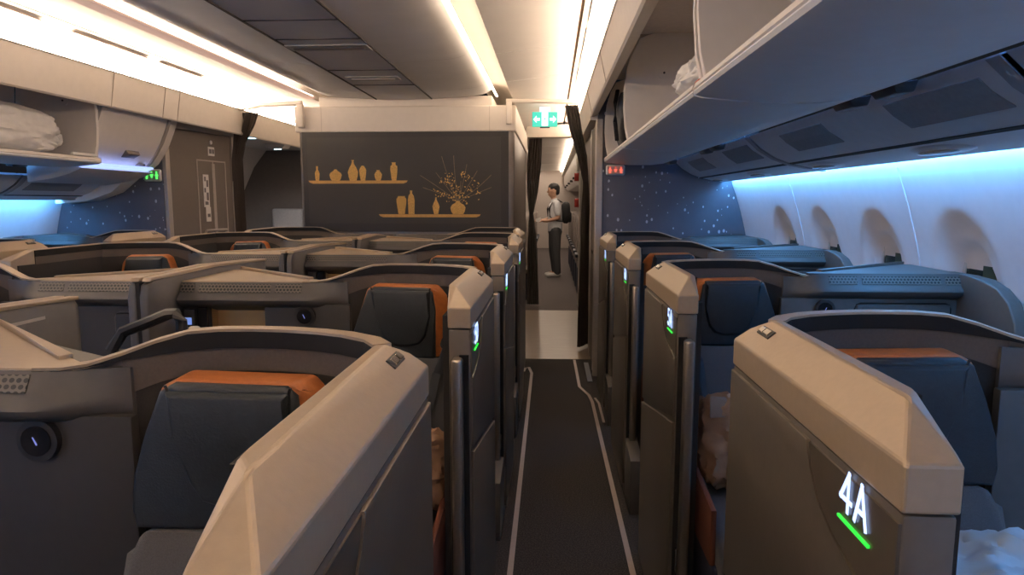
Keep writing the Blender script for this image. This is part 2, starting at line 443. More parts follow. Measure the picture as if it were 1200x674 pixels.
# joints across the aisle panels and valance
seams = bmesh.new()
for y in (3.3, 4.55, 5.6): add_prism(seams, [(.143, 2.4282), (.0, 2.4102), (-.2, 2.3862), (-.368, 2.3663), (-.368, 2.37), (-.2, 2.39), (.0, 2.414), (.143, 2.432)], 'y', y, y + .006)
nt_ += 1; struct(link(f'trim_{nt_}', seams, mat('joint_white', (.86, .83, .8), .4)))
dk = bmesh.new()
for x in (XC - .245, XC + .245): add_box(dk, (x - .005, Y0, 2.3085), (x + .005, 6.09, 2.3155))
for y in (3.45, 3.85, 4.75, 5.35): add_box(dk, (XC - .24, y, 2.309), (XC + .24, y + .006, 2.3145))
nt_ += 1; struct(link(f'trim_{nt_}', dk, SEAM))
ws = bmesh.new()
for y in (4.55, 5.7):
    for q in (1, -1):
        lo = [(.25, 2.3147), (.5, 2.3275), (.62, 2.3365), (.69, 2.3465), (.735, 2.3615)]
        add_prism(ws, [(XC + q * a, b) for a, b in lo] + [(XC + q * a, b + .004) for a, b in lo[::-1]], 'y', y, y + .006)
nt_ += 1; struct(link(f'trim_{nt_}', ws, mat('joint_grey', (.60, .57, .54), .4)))
# valance joints
vj = bmesh.new()
for s, yy in ((1, (2.02, 3.98, 5.35)), (-1, (3.3, 4.45, 5.05, 5.25))):
    for y in yy:
        b_ = 2.092 if s > 0 else 2.042
        pr = [(.2605, 2.262), (.2985, b_), (.302, b_), (.264, 2.262)]
        add_prism(vj, [(a if s > 0 else mx(a), b) for a, b in pr], 'y', y, y + .006)
nt_ += 1; struct(link(f'trim_{nt_}', vj, mat('joint_tan', (.38, .32, .27), .6)))
# pinkish fascia on the left edge of the ceiling centre
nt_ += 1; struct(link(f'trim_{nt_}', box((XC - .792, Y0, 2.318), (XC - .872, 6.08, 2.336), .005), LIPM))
# ceiling vents in the centre strip
for k, (y, w, dark, lab) in enumerate(((4.05, .21, True, 'dark slotted air vent in the grey centre ceiling, nearer the camera'), (5.05, .16, False, 'pale slotted air vent in the grey centre ceiling, nearer the dark mural partition'))):
    e = empty('ceiling_vent', (XC, y, 2.311), lab, 'vent', 'ceiling vents')
    link('vent_frame', box((-w - .03, -.07, -.006), (w + .03, .07, .004), .003), mat('vent_plate', (.36, .345, .33), .5), e)
    link('vent_slot', box((-w, -.012, -.010), (w, .016, -.004), .002), mat('vent_slot_dark', (.10, .085, .08), .7) if dark else mat('vent_slot_pale', (.66, .6, .55), .4), e)

# cove lamps (strip lights of the cabin)
def lamp(name, a, b, m, label):
    return tag(link(name, box(a, b), m), label, 'strip light', 'cabin strip lights')
lamp('strip_light', (-.514, Y0, 2.372), (-.498, 6.4, 2.378), E_WARM, 'warm strip light in the cove along the right edge of the grey centre ceiling')
lamp('strip_light', (XC - .812, Y0, 2.342), (XC - .852, 6.09, 2.348), E_LEFT2, 'bright strip light above the pinkish fascia along the left edge of the centre ceiling')
def tilt_lamp(s, m, label):
    X = (lambda v: v) if s > 0 else mx
    pr = [(.278, 2.266), (.318, 2.292), (.315, 2.297), (.275, 2.271)]
    return tag(link('strip_light', sweep([(X(a), b) for a, b in pr], [Y0, 9.0], closed=True), m), label, 'strip light', 'cabin strip lights')
tilt_lamp(1, E_WARM_R, 'warm strip light on top of the valance over the right-hand bins')
tilt_lamp(-1, E_LEFT, 'bright strip light on top of the valance over the left-hand bins')
for s in (1, -1):
    X = (lambda v: v) if s > 0 else mx
    lamp('strip_light', (X(1.350), Y0, 1.590 + (0 if s > 0 else -.14)), (X(1.394), YB - .02, 1.596 + (0 if s > 0 else -.14)), E_BLUE, 'blue strip light washing the %s sidewall below the service panels' % ('right' if s > 0 else 'left'))
# left aisle ceiling slots
for k, (ya, yb) in enumerate(((2.9, 3.75), (4.0, 4.75), (4.9, 5.5))):
    e = tag(link('air_slot', box((mx(.205), ya, 2.404), (mx(.235), yb, 2.410), .002), mat('slot_tan', (.55, .45, .38), .5)),
            ('long tan air slot in the bright left ceiling, ' + ('nearest the camera', 'middle of three', 'farthest of three')[k]), 'air slot', 'air slots in the left ceiling')
    e.rotation_euler = (0, 0, 0)
for k, (ya, yb) in enumerate(((2.6, 4.0), (4.15, 5.2), (5.3, 5.9))):
    tag(link('air_slot', box((.20, ya, 2.415), (.206, yb, 2.422)), mat('slot_pale', (.9, .87, .82), .4)),  # plain off-white slots
        'pale narrow air slot beside the right aisle ceiling, ' + ('nearest the camera', 'middle of three', 'farthest of three')[k], 'air slot', 'air slots in the right ceiling')

# bulkheads
struct(link('wall_bulkhead', box((.36, YB, 0), (1.6, YB + .06, 2.34)), STAR))
struct(link('wall_bulkhead.001', box((mx(1.7), YB, 0), (-3.19, YB + .06, 2.1)), STAR))
# centre monument: cream head, dark body, rounded corners
MX0, MX1, MY0, MY1 = -2.27, -.33, 6.1, 8.9
def rounded_plan(x0, x1, y0, y1, r, n=6):
    p = []
    for cx, cy, a0 in ((x1 - r, y0 + r, -pi/2), (x1 - r, y1 - r, 0), (x0 + r, y1 - r, pi/2), (x0 + r, y0 + r, pi)):
        for k in range(n + 1): p.append((cx + r * cos(a0 + k * pi / 2 / n), cy + r * sin(a0 + k * pi / 2 / n)))
    return p
struct(link('wall_monument', prism(rounded_plan(MX0, MX1, MY0, MY1, .07), 'z', 0, 2.03), SIDEP, smooth=True))
struct(link('wall_monument.001', box((MX0 - .02, MY0 - .005, 2.03), (MX1 + .015, MY1, 2.255), .012), CREAM))
struct(link('wall_monument.002', box((MX0 + .2, MY0 + .03, 2.255), (MX1 - .2, MY1, 2.34)), CREAM))
vj = bmesh.new()
for x in (MX0 + .22, MX1 - .22): add_box(vj, (x, MY0 - .0065, 2.035), (x + .004, MY0 - .004, 2.25))
nt_ += 1; struct(link(f'trim_{nt_}', vj, mat('joint_tan2', (.5, .44, .39), .6)))
# right lavatory wall along the aisle, door frame
struct(link('wall_lavatory', box((.37, YB + .06, 0), (.5, YG, 2.1)), LAVG))
struct(link('wall_lavatory.001', box((.30, YB + .06, 2.06), (.5, YG, 2.10)), CREAM))
fr = bmesh.new()
add_box(fr, (.345, YB - .02, 0), (.40, YB + .03, 2.06), .006)
add_box(fr, (.352, YB + .16, 0), (.372, YB + .22, 2.06), .004)
add_box(fr, (.352, YB + .75, 0), (.372, YB + .83, 2.06), .004)
dr = bpy.data.objects.new('door_1', None); COL.objects.link(dr); dr.location = (0, 0, 0); struct(dr)
link('door_frame', fr, FRAMEM, dr)
link('door_panel', box((.358, YB + .22, .03), (.369, YB + .75, 2.04), .003), LAVG, dr)
link('door_handle', box((.345, YB + .30, .98), (.358, YB + .40, 1.01), .004), CHROME, dr)
# left lavatory door, set at a slight angle
dr = bpy.data.objects.new('door_2', None); COL.objects.link(dr); dr.location = (-3.19, YB + .03, 0); dr.rotation_euler = (0, 0, R(82.5)); dr.scale = (.94, 1, 1); struct(dr)
link('door_panel', box((.03, -.02, .02), (.98, .02, 2.03), .004), LAVG, dr)
b_ = bmesh.new(); add_box(b_, (-.02, -.035, 0), (.035, .035, 2.09), .005); add_box(b_, (.975, -.035, 0), (1.02, .035, 2.09), .005); add_box(b_, (-.02, -.035, 2.03), (1.02, .035, 2.09), .005)
link('door_frame', b_, FRAMEM, dr)
b_ = bmesh.new()
for x in (.42, .66): add_box(b_, (x, -.024, .3), (x + .012, -.018, 1.79))
add_box(b_, (.432, -.024, 1.778), (.87, -.018, 1.79)); add_box(b_, (.86, -.024, .3), (.872, -.018, 1.79))
add_box(b_, (.65, -.026, .3), (.69, -.017, 1.76))
link('door_seam', b_, mat('door_seam_pale', (.42, .37, .33), .5), dr)
e = bmesh.new(); add_box(e, (.50, -.026, 1.37), (.585, -.02, 1.66), .002); add_box(e, (.525, -.026, 1.24), (.595, -.02, 1.37), .002)
link('door_placard', e, WHITEP, dr)
e = bmesh.new()
for z0, z1, x0, x1 in ((1.60, 1.64, .515, .535), (1.55, 1.61, .545, .57), (1.50, 1.54, .51, .53), (1.43, 1.5, .54, .57), (1.39, 1.42, .515, .56), (1.28, 1.31, .54, .58)): add_box(e, (x0, -.028, z0), (x1, -.0255, z1))
link('door_placard_print', e, mat('print_grey', (.16, .15, .15), .6), dr)
e = bmesh.new(); add_box(e, (.60, -.026, 1.83), (.70, -.02, 1.91), .003); add_cyl(e, (.65, -.024, 1.95), 'y', .018, .01, 16)
link('door_plate', e, WHITEP, dr)
e = bmesh.new(); add_box(e, (.615, -.0275, 1.85), (.65, -.0255, 1.89)); add_box(e, (.66, -.0275, 1.85), (.69, -.0255, 1.89))
link('door_plate_print', e, mat('print_grey', (.16, .15, .15), .6), dr)
e = bmesh.new(); add_tube(e, [(.46, -.03, 1.10), (.47, -.05, 1.16), (.70, -.05, 1.16), (.80, -.05, 1.16), (.81, -.03, 1.10)], .012, 8)
link('door_handle', e, FRAMEM, dr)

# door zone at the far left behind the lavatory
struct(link('wall_galley', box((mx(1.75), 8.6, 0), (MX0, 8.7, 2.2)), LAVD))
struct(link('wall_door_zone', prism([(-3.58, 2.1), (-3.78, 1.85), (-3.93, 1.54), (-4.03, 1.1), (-4.0, .5), (-3.95, 0), (-4.35, 0), (-4.35, 2.1)], 'y', 6.5, 8.6), mat('entry_lining', (.58, .55, .53), .5), smooth=True))
struct(link('ceiling.007', box((mx(1.7), 6.5, 2.06), (-2.90, 8.6, 2.09)), mat('entry_ceiling', (.40, .385, .375), .5)))
for k, (x, y, r, lab) in enumerate(((-3.0, 6.8, .045, 'small round cool-white ceiling spot beside the hanging curtain at left'), (-3.06, 7.6, .05, 'twin blue-white ceiling spot near the left end of the mural partition'))):
    e = empty('ceiling_spot', (x, y, 2.058), lab, 'ceiling light', 'entry ceiling lights')
    if k: link('housing', prism([(-.13, 0), (-.09, -.05), (.09, -.05), (.13, 0)], 'y', -.09, .09, .006), mat('entry_lining', (.58, .55, .53), .5), e)
    z = -.052 if k else -.004
    link('trim_ring', cyl((0, 0, z), 'z', r + .012, .008, 24), FRAMEM, e)
    if k:
        for q in (-1, 1): link('lens', cyl((q * .022, 0, z - .005), 'z', .018, .006, 16), E_SPOT, e)
    else: link('lens', cyl((0, 0, z - .005), 'z', r, .006, 20), E_SPOT, e)
    ld = bpy.data.lights.new('spot_beam', 'SPOT'); ld.energy = 26; ld.color = (.86, .9, 1.); ld.spot_size = R(150); ld.spot_blend = .8; ld.shadow_soft_size = .04
    lo_ = bpy.data.objects.new('spot_beam', ld); COL.objects.link(lo_); lo_.location = (x, y, 2.058 + z - .02)
e = empty('crew_seat', (-3.34, 8.45, 0), 'folded pale grey crew jump seat against the brown-grey wall beyond the left aisle', 'crew seat')
link('backrest', box((-.20, .05, .50), (.20, .145, 1.33), .03, 3), mat('jumpseat_grey', (.30, .28, .265), .6), e, True)
link('seat', box((-.19, -.03, .45), (.19, .05, .90), .02, 3), mat('jumpseat_pad', (.24, .225, .215), .7), e, True)
link('seat_base', box((-.15, .0, .0), (.15, .12, .5), .01), mat('jumpseat_grey', (.30, .28, .265), .6), e)

# right PSU / bins -----------------------------------------------------------
def service_panel(y0, y1, s, lab, dz=0.):
    """overhead service panel between the bins and the sidewall"""
    X = (lambda v: v) if s > 0 else mx
    e = empty('service_panel', (X(1.15), y0, 1.57 + dz), lab, 'service panel', 'overhead service panels')
    pr = [(.955, 1.735), (1.02, 1.675), (1.09, 1.632), (1.16, 1.605), (1.25, 1.585), (1.34, 1.571), (1.342, 1.60), (1.25, 1.62), (1.0, 1.75)]
    loc = lambda a, b: ((a - 1.15) * s, b - 1.57)
    link('panel', sweep([loc(a, b) for a, b in pr], [0, y1 - y0], closed=True), PSUM, e, True)
    # seam along the panel
    link('panel_seam', sweep([loc(a, b) for a, b in ((1.155, 1.604), (1.172, 1.599), (1.172, 1.605), (1.155, 1.610))], [0, y1 - y0], closed=True), SEAM, e)
    n = max(1, round((y1 - y0) / .9)); L = (y1 - y0) / n
    for k in range(n):
        a, b = k * L + .12, k * L + L * .62
        link('vent_grille', sweep([loc(p, q) for p, q in ((.985, 1.703), (1.02, 1.672), (1.075, 1.637), (1.078, 1.642), (1.02, 1.68), (.988, 1.71))], [a, b], closed=True), PSUG, e)
        c = k * L + L * .78
        bm = bmesh.new(); bmesh.ops.create_uvsphere(bm, u_segments=24, v_segments=12, radius=1, matrix=Matrix.Translation((*(Vector((loc(1.25, 1.583)[0], c))), loc(1.25, 1.588)[1])) @ Matrix.Rotation(s * R(9), 4, 'Y') @ Matrix.Diagonal((.055, .17, .012, 1)))
        lt = link('light_housing', bm, mat('psu_housing', (.62, .62, .63), .3), e, True)
        bm = bmesh.new(); bmesh.ops.create_uvsphere(bm, u_segments=20, v_segments=10, radius=1, matrix=Matrix.Translation((loc(1.25, 1.58)[0], c + .02, loc(1.25, 1.578)[1])) @ Matrix.Diagonal((.035, .11, .008, 1)))
        link('light_lens', bm, mat('psu_lens', (.28, .28, .29), .2), lt, True)
    link('end_rib', sweep([(loc(a, b)[0], loc(a, b)[1] - .004) for a, b in pr], [0, .05], closed=True), mat('psu_rib', (.40, .39, .40), .45), e, True)
    return e
for (a, b, lab) in ((-1.6, 1.55, 'grey overhead service panel above seat 4A, nearest the camera'), (1.57, 3.45, 'grey overhead service panel above the right-hand windows, middle of three'), (3.47, YB - .01, 'grey overhead service panel at the right starry bulkhead')):
    service_panel(a, b, 1, lab)
DZL = -.05
for (a, b, lab) in ((2.4, 4.45, 'grey overhead service panel below the open left-hand bin'), (4.47, YB - .01, 'grey overhead service panel below the closed left-hand bin')):
    service_panel(a, b, -1, lab, DZL - .09)

ARC = [(.432, 1.752), (.415, 1.84), (.405, 1.95), (.406, 2.06), (.418, 2.16), (.445, 2.25), (.485, 2.32)]
def open_bin(y0, y1, s, lab, dz=0., group=None):
    e = empty('overhead_bin', (.68 if s > 0 else mx(.68), y0, 1.73 + dz), lab, 'overhead bin', 'open overhead bins')
    loc = lambda a, b: ((a - .68) * s, b - 1.73)
    L = y1 - y0
    # bucket floor with rounded lip
    und = [(.41, 1.742), (.405, 1.733), (.41, 1.724), (.43, 1.718), (.60, 1.700), (.76, 1.700), (.86, 1.711), (.902, 1.732), (.902, 1.746), (.80, 1.73), (.60, 1.725), (.44, 1.742), (.42, 1.748)]
    link('bucket_floor', sweep([loc(*p) for p in und], [0, L], closed=True), BINUND, e, True)
    link('lip', sweep([loc(*p) for p in [(.412, 1.735), (.404, 1.742), (.408, 1.756), (.425, 1.760), (.44, 1.752), (.44, 1.742)]], [0.004, L - .004], closed=True), BINM, e, True)
    for a in (0.003, L - .028):
        wl = ARC + [(.60, 2.36), (.93, 2.34), (.955, 2.1), (.93, 1.76), (.60, 1.735)]
        link('end_panel', prism([loc(*p) for p in wl], 'y', a, a + .025, .006), BINM, e, True)
    link('bin_back', sweep([loc(*p) for p in [(.90, 1.75), (.945, 1.9), (.955, 2.1), (.94, 2.34), (.965, 2.34), (.975, 2.1), (.965, 1.9), (.915, 1.74)]], [.03, L - .03], closed=True), BINM, e, True)
    link('bin_ceiling', sweep([loc(*p) for p in [(.44, 2.345), (.94, 2.345), (.94, 2.36), (.44, 2.36)]], [.0, L], closed=True), mat('bin_ceiling_tan', (.50, .43, .37), .5), e)
    link('striker_plate', cyl((loc(.62, 2.12)[0], L - .030, .40), 'y', .035, .006, 24), BINM, e)
    link('striker_pin', cyl((loc(.62, 2.12)[0], L - .034, .40), 'y', .006, .006, 12), SEAM, e)
    for yy in (.12, L - .12):
        link('hinge_latch', flip(hull([(.19, yy - .07, -.01), (.255, yy - .07, .0), (.19, yy + .07, -.01), (.255, yy + .07, .0), (.205, yy - .06, -.034), (.25, yy - .06, -.03), (.205, yy + .06, -.034), (.25, yy + .06, -.03)], .004), s), mat('latch_grey', (.06, .055, .055), .4), e, True)
    return e
open_bin(.10, 2.04, 1, 'open overhead bin above the aisle at top right, nearest the camera')
open_bin(2.06, 3.99, 1, 'open overhead bin at top right with a white bag, second from the camera')
open_bin(4.01, 5.42, 1, 'open overhead bin with a dark backpack, farthest on the right')
open_bin(2.4, 4.47, -1, 'open overhead bin with a white bag at the far left', DZL)
# red tabs on the lip joints
tag(link('red_tab', box((.413, 2.02, 1.757), (.426, 2.075, 1.766), .003), RED), 'small red tab on the bin lip beside the white bag at upper right', 'tab')
# white placard on the left bin lip
tag(link('bin_placard', box((mx(.425), 4.20, 1.712), (mx(.404), 4.44, 1.73), .002), WHITEP), 'white placard on the lip of the open left-hand bin', 'placard')
# slot with blue light between bucket and service panel
for s, d in ((1, 0), (-1, DZL)):
    X = (lambda v: v) if s > 0 else mx
    lamp('strip_light', (X(.908), Y0, 1.772 + d), (X(.948), YB - .05, 1.777 + d), E_SLOT, 'thin blue strip light in the slot behind the %s overhead bins' % ('right-hand' if s > 0 else 'left-hand'))
# closed bin at left
e = empty('overhead_bin', (mx(.68), 4.49, 1.73 + DZL), 'closed cream overhead bin with a latch beside the left starry bulkhead', 'overhead bin')
loc = lambda a, b: (-(a - .68), b - 1.73)
prf = [(.395, 2.10), (.425, 2.02), (.47, 1.92), (.525, 1.83), (.57, 1.77), (.61, 1.735), (.64, 1.735), (.93, 1.735), (.955, 2.1), (.92, 2.33), (.44, 2.33)]
link('bin_door', sweep([loc(*p) for p in prf[:6]] , [.015, .80], th=-.02), BINM, e, True)
link('bin_body', sweep([loc(a + .022, b) for a, b in prf[:5]] + [loc(*p) for p in prf[6:]], [0.01, .97], closed=True), BINM, e, True)
ck = [(.49, 2.05), (.506, 2.0), (.554, 1.9), (.63, 1.767), (.745, 1.63), (.915, 1.495), (1.12, 1.425), (1.39, 1.40)]
link('end_cheek', sweep([loc(a, b - DZL) for a, b in ck + [(1.39, 1.60), (.955, 2.1), (.52, 2.10)]], [.83, .99], closed=True), BINM, e, True)
link('door_gap', sweep([loc(a - .012, b) for a, b in prf[:6]] + [loc(a + .03, b + .02) for a, b in prf[5::-1]], [.795, .828], closed=True), mat('bin_gap', (.34, .30, .27), .6), e)
link('latch_handle', hull([(loc(.475, 1.82)[0] + q[0], .42 + q[1], loc(.475, 1.82)[1] + q[2]) for q in ((0.012, -.08, .02), (.012, .08, .02), (-.03, -.08, -.035), (-.03, .08, -.035), (.03, -.07, -.01), (.03, .07, -.01))], .004), mat('latch_brown', (.13, .11, .10), .4), e, True)
link('light_slot', sweep([loc(*p) for p in [(.535, 1.725), (.60, 1.70), (.61, 1.712), (.545, 1.737)]], [.0, .80], closed=True), emis('slot_blue_left', (.30, .42, 1.), 1.3), e)
link('hinge_block', box((loc(.555, 1.75)[0], .66, -.01), (loc(.62, 1.75)[0], .73, .03), .01), mat('hinge_blue_grey', (.25, .25, .32), .4), e, True)
link('bin_base', sweep([loc(*p) for p in [(.56, 1.695), (.66, 1.655), (.78, 1.625), (.95, 1.60), (.95, 1.735), (.62, 1.715)]], [0, .83], closed=True), BINM, e, True)

# ------------------------------------------------------------------ things in the bins
e = empty('travel_bag', (mx(.62), 3.75, 1.745 + DZL), 'white plastic bag lying in the open left-hand bin', 'bag')
link('bag_body', blob((0, 0, .155), (.17, .50, .14), 5, .14, 2.6, 3, 3), PILL, e, True)
link('bag_knot', blob((.03, .50, .12), (.06, .07, .05), 3, .2, 4, 8), PILL, e, True)
e = empty('pillow_bag', (.60, 2.42, 1.765), 'white plastic bag lying in the second open bin at upper right', 'bag')
link('bag_body', blob((0, 0, .085), (.15, .32, .075), 5, .14, 2.6, 5, 2.6), PILL, e, True)
link('bag_knot', blob((-.06, -.30, .06), (.05, .06, .04), 3, .2, 4, 9), PILL, e, True)
e = empty('pillow_bag', (.64, 1.30, 1.745), 'white plastic bag in the nearest open bin at the top edge', 'bag')
link('bag_body', blob((0, 0, .15), (.17, .34, .14), 5, .14, 2.6, 6, 2.6), PILL, e, True)
link('bag_knot', blob((-.10, -.28, .22), (.05, .06, .05), 3, .2, 4, 2), PILL, e, True)
e = empty('backpack', (.575, 4.95, 1.755), 'dark grey backpack standing in the farthest open bin on the right', 'backpack')
link('pack_body', blob((0, 0, .225), (.115, .14, .215), 4, .08, 3, 4, 3.4), GREYBAG, e, True)
link('front_pocket', blob((-.02, -.12, .16), (.085, .06, .11), 3, .1, 3, 2, 3), DARKCLOTH, e, True)
for x in (-.13, -.05): link('strap', tube([(x, -.12, .42), (x - .02, -.19, .33), (x - .02, -.20, .2), (x, -.14, .08)], .014, 6, flat=.5), DARKCLOTH, e, True)
link('carry_loop', tube([(-.05, -.03, .46), (-.04, -.05, .50), (.02, -.05, .50), (.03, -.03, .46)], .01, 6), DARKCLOTH, e, True)

# ------------------------------------------------------------------ seat suites
PATH = [(.074, .598), (.10, .640), (.15, .678), (.20, .700), (.26, .715), (.32, .72), (.38, .715), (.43, .703), (.48, .688), (.53, .670), (.58, .652), (.62, .642), (.665, .638)]
RZ = [1.199 - .055 * smooth01((x - .40) / .22) for x, y in PATH]
def suite_proto(s, window, closed=False, name='seat_suite'):
    r = bpy.data.objects.new(name, None); COL.objects.link(r); r.empty_display_size = .1
    F = lambda bm: flip(bm, s)
    # aisle wing
    link('wing_panel', F(hull([(0.002, 0.002, .02), (.055, .002, .02), (.002, .658, .02), (.055, .70, .02), (.002, .002, 1.10), (.057, .002, 1.10), (.002, .658, 1.10), (.066, .70, 1.10)], .004)), SHELL, r, True)
    # raised skins on the aisle face, parted by the slanting seam; the sign field stays lower
    up = [(.655, 1.092), (.252, 1.092), (.238, 1.055), (.208, 1.022), (.16, 1.0), (.09, .985), (.004, .975), (.004, .795), (.655, .665)]
    link('wing_skin', F(prism(up, 'x', -.004, .004, .003)), SHELL, r, True)
    lo = [(.655, .650), (.004, .780), (.004, .06), (.06, .03), (.655, .03)]
    link('wing_skin', F(prism(lo, 'x', -.006, .004, .003)), SHELL, r, True)
    link('sign_field', F(prism([(.004, 1.09), (.25, 1.09), (.236, 1.057), (.207, 1.025), (.16, 1.003), (.09, .988), (.004, .978)], 'x', -.001, .003)), mat('sign_field_smoke', (.095, .078, .06), .3, .1), r)
    # cap
    cap = [(0, 0, 1.102), (.059, 0, 1.102), (0, .66, 1.102), (.074, .62, 1.102), (.074, .13, 1.102),
           (0, 0, 1.155), (.059, 0, 1.155), (0, .66, 1.152), (.050, .10, 1.198), (.074, .135, 1.199), (.056, .60, 1.199), (.074, .60, 1.199), (.074, .62, 1.15), (.04, .655, 1.102), (.03, .645, 1.178)]
    link('wing_cap', F(hull(cap, .0035, 2)), CAP, r)
    # latch let into the cap's top face (the face leans at about 40 degrees)
    lt = bpy.data.objects.new('x', None)
    def on_cap(bm, u0, u1):
        return bm
    def slant(y0, y1, t0, t1, h):   # box on the leaning face between param t0..t1 across it
        P = []
        for y in (y0, y1):
            for t in (t0, t1):
                base = Vector((.052 * t, y, 1.155 + .043 * t)); nrm = Vector((-.637, 0, .771))
                P += [base - nrm * .003, base + nrm * h]
        return hull([tuple(p) for p in P], .0012, 1)
    lo_ = link('latch', F(slant(.535, .60, .50, .78, .0015)), BLKPL, r)
    link('latch_plate', F(slant(.543, .566, .55, .73, .006)), CHROME, lo_)
    link('latch_plate', F(slant(.572, .592, .55, .73, .006)), CHROME, lo_)
    # sliding door edge with its slot
    link('door_slot', F(box((.006, -.004, .26), (.030, .004, 1.035))), BLACK, r)
    d = link('sliding_door', F(box((.020, -.035, .27), (.047, .05, 1.030), .008, 3)), METAL, r, True)
    link('door_pull', F(box((.012, -.020, .33), (.020, -.006, .40), .003)), CHROME, d, True)
    # low plinth with the door track
    link('plinth', F(hull([(.004, -.21, .0), (.06, -.21, .0), (.004, .66, .0), (.06, .66, .0), (.004, -.21, .255), (.06, -.21, .255), (.004, .05, .30), (.06, .05, .30), (.004, .66, .1), (.06, .66, .1)], .005)), SHELL_D, r, True)
    # shell behind the seat
    n = len(PATH); m = 10
    link('back_shell', F(ribbon(PATH, [.05] * n, [z - .004 for z in RZ], .010, .026)), SHELL, r, True)
    link('rim_trim', F(ribbon(PATH, [z - .008 for z in RZ], RZ, -.002, .028)), CAP, r, True)
    LH = [.006 + .028 * (1 - smooth01((p[0] - .42) / .16)) for p in PATH]
    link('lip_band', F(ribbon(PATH, [z - h for z, h in zip(RZ, LH)], [z - .005 for z in RZ], -.004, .011)), BLACK, r, True)
    link('liner_band', F(ribbon(PATH[:m], [z - .075 for z in RZ[:m]], [z - h + .002 for z, h in zip(RZ[:m], LH)], .0, .011)), LINERB, r, True)
    link('liner', F(ribbon(PATH[:m], [.25] * m, [z - .073 for z in RZ[:m]], .003, .011)), LINER, r, True)
    link('wing_liner', F(box((.056, .03, .12), (.0765, .60, 1.130))), LINER, r)
    link('wing_lip', F(box((.070, .125, 1.164), (.0785, .605, 1.193))), BLACK, r)
    link('wing_liner_band', F(box((.070, .125, 1.128), (.077, .605, 1.165))), LINERB, r)
    # console with the perforated front; the ledge swells out of the shell
    xe = 1.165 if window else 1.098
    zt = .012 if window else 0.
    bm = bmesh.new(); rows = []
    for x in (.515, .54, .565, .59, .615, .64, .66, xe):
        f = smooth01((x - .51) / .14)
        yb = .668 + (.636 - .668) * smooth01((x - .515) / .13)
        sec = [(0, 1.139), (-.020 * f, 1.100), (-.034 * f, 1.090), (-.038 * f, 1.080), (-.033 * f, 1.069), (-.012 * f, 1.056), (.012, 1.045), (.06, 1.03), (.06, 1.139)]
        zz = zt * smooth01((x - .55) / .1) + .018 * (1 - smooth01((x - .52) / .12)) * 0
        rows.append([bm.verts.new((x, yb + a, b + zz)) for a, b in sec])
    for p_, q_ in zip(rows, rows[1:]):
        for k in range(9): bm.faces.new((p_[k], p_[(k+1) % 9], q_[(k+1) % 9], q_[k]))
    bm.faces.new(rows[0][::-1]); bm.faces.new(rows[-1])
    link('console_ledge', F(bm), GREYP, r, True)
    ax = xe - .02
    top = [(.60, .645), (.66, .638), (xe, .638), (xe, 1.04), (ax - .03, 1.04), (.66, .72), (.60, .68)]
    link('console_top', F(prism(top, 'z', 1.125 + zt, 1.143 + zt, .004)), CAP if not window else GREYP, r, True)
    link('console_body', F(prism([(.53, .735), (xe, .735), (xe, 1.03), (ax - .03, 1.03)], 'z', .05, 1.125 + zt)), SHELL_D, r)
    link('edge_rail', F(hull([(ax - .03, 1.032, 1.14 + zt), (ax, 1.05, 1.14 + zt), (.655, .725, 1.138 + zt), (.665, .70, 1.138 + zt), (ax - .03, 1.032, 1.156 + zt), (ax, 1.05, 1.156 + zt), (.655, .725, 1.15 + zt), (.665, .70, 1.15 + zt)], .003)), SHELL_D if window else CAP, r, True)
    CF = mat('console_front_dark', (.026, .024, .023), .55, .05, .05, 50, .05)
    if window or closed:
        link('console_front', F(box((.50, .637, .30), (xe, .66, 1.062), .004)), GREYP if window else CF, r, True)
        x0, x1, z0, z1 = (.77, xe - .05, .70, 1.045) if window else (.93, 1.06, .70, 1.03)
        dd = link('storage_door', F(box((x0 + .004, .630, .70), (x1 - .004, .640, z1 - .004), .006, 3)), GREYP if window else CF, r, True)
        bm = bmesh.new()
        add_tube(bm, [(x0, .637, z0), (x0, .637, z1 - .02), (x0 + .006, .637, z1 - .006), (x0 + .02, .637, z1), (x1 - .02, .637, z1), (x1 - .006, .637, z1 - .006), (x1, .637, z1 - .02), (x1, .637, z0)], .003, 6)
        link('door_gap', F(bm), BLACK if window else GREYP, dd)
    if window:
        # flared side trim by the sidewall
        st = [(.74, 1.155), (.60, 1.155), (.50, 1.15), (.42, 1.128), (.36, 1.09), (.32, 1.03), (.30, .95), (.29, .5), (.74, .5)]
        link('side_trim', F(prism(st, 'x', xe - .03, xe + .018, .006, 3)), SHELL_D, r, True)
    elif not closed:
        h0, h1, hz0, hz1 = .805, 1.005, .80, 1.052
        bm = bmesh.new()
        add_box(bm, (.50, .637, .30), (h0, .66, 1.062), .003); add_box(bm, (h1, .637, .30), (xe, .66, 1.062), .003)
        add_box(bm, (h0, .637, .30), (h1, .66, hz0), .003); add_box(bm, (h0 - .004, .632, hz1), (h1 + .004, .66, 1.066), .003)
        link('console_front', F(bm), CF, r, True)
        bm = bmesh.new()
        add_box(bm, (h0, .70, hz0 - .01), (h1, .706, 1.06)); add_box(bm, (h0 - .005, .655, hz0 - .01), (h0, .706, 1.06)); add_box(bm, (h1, .655, hz0 - .01), (h1 + .005, .706, 1.06)); add_box(bm, (h0, .655, hz0 - .012), (h1, .706, hz0 - .004))
        ni = link('storage_niche', F(bm), mat('niche_gold', (.55, .37, .16), .35, .3, .1, 8), r)
        link('niche_lamp', F(box((h0 + .01, .663, 1.053), (h1 - .01, .696, 1.058))), E_NICHE, ni)
        hs = link('handset', F(box((1.048, .618, .90), (1.09, .640, 1.045), .006)), BLKPL, r, True)
        link('handset_screen', F(box((1.060, .6165, .99), (1.084, .6185, 1.015))), E_SCREEN, hs)
        link('socket_panel', F(box((1.008, .626, .90), (1.043, .640, 1.05), .003)), BLKGLOSS, r)
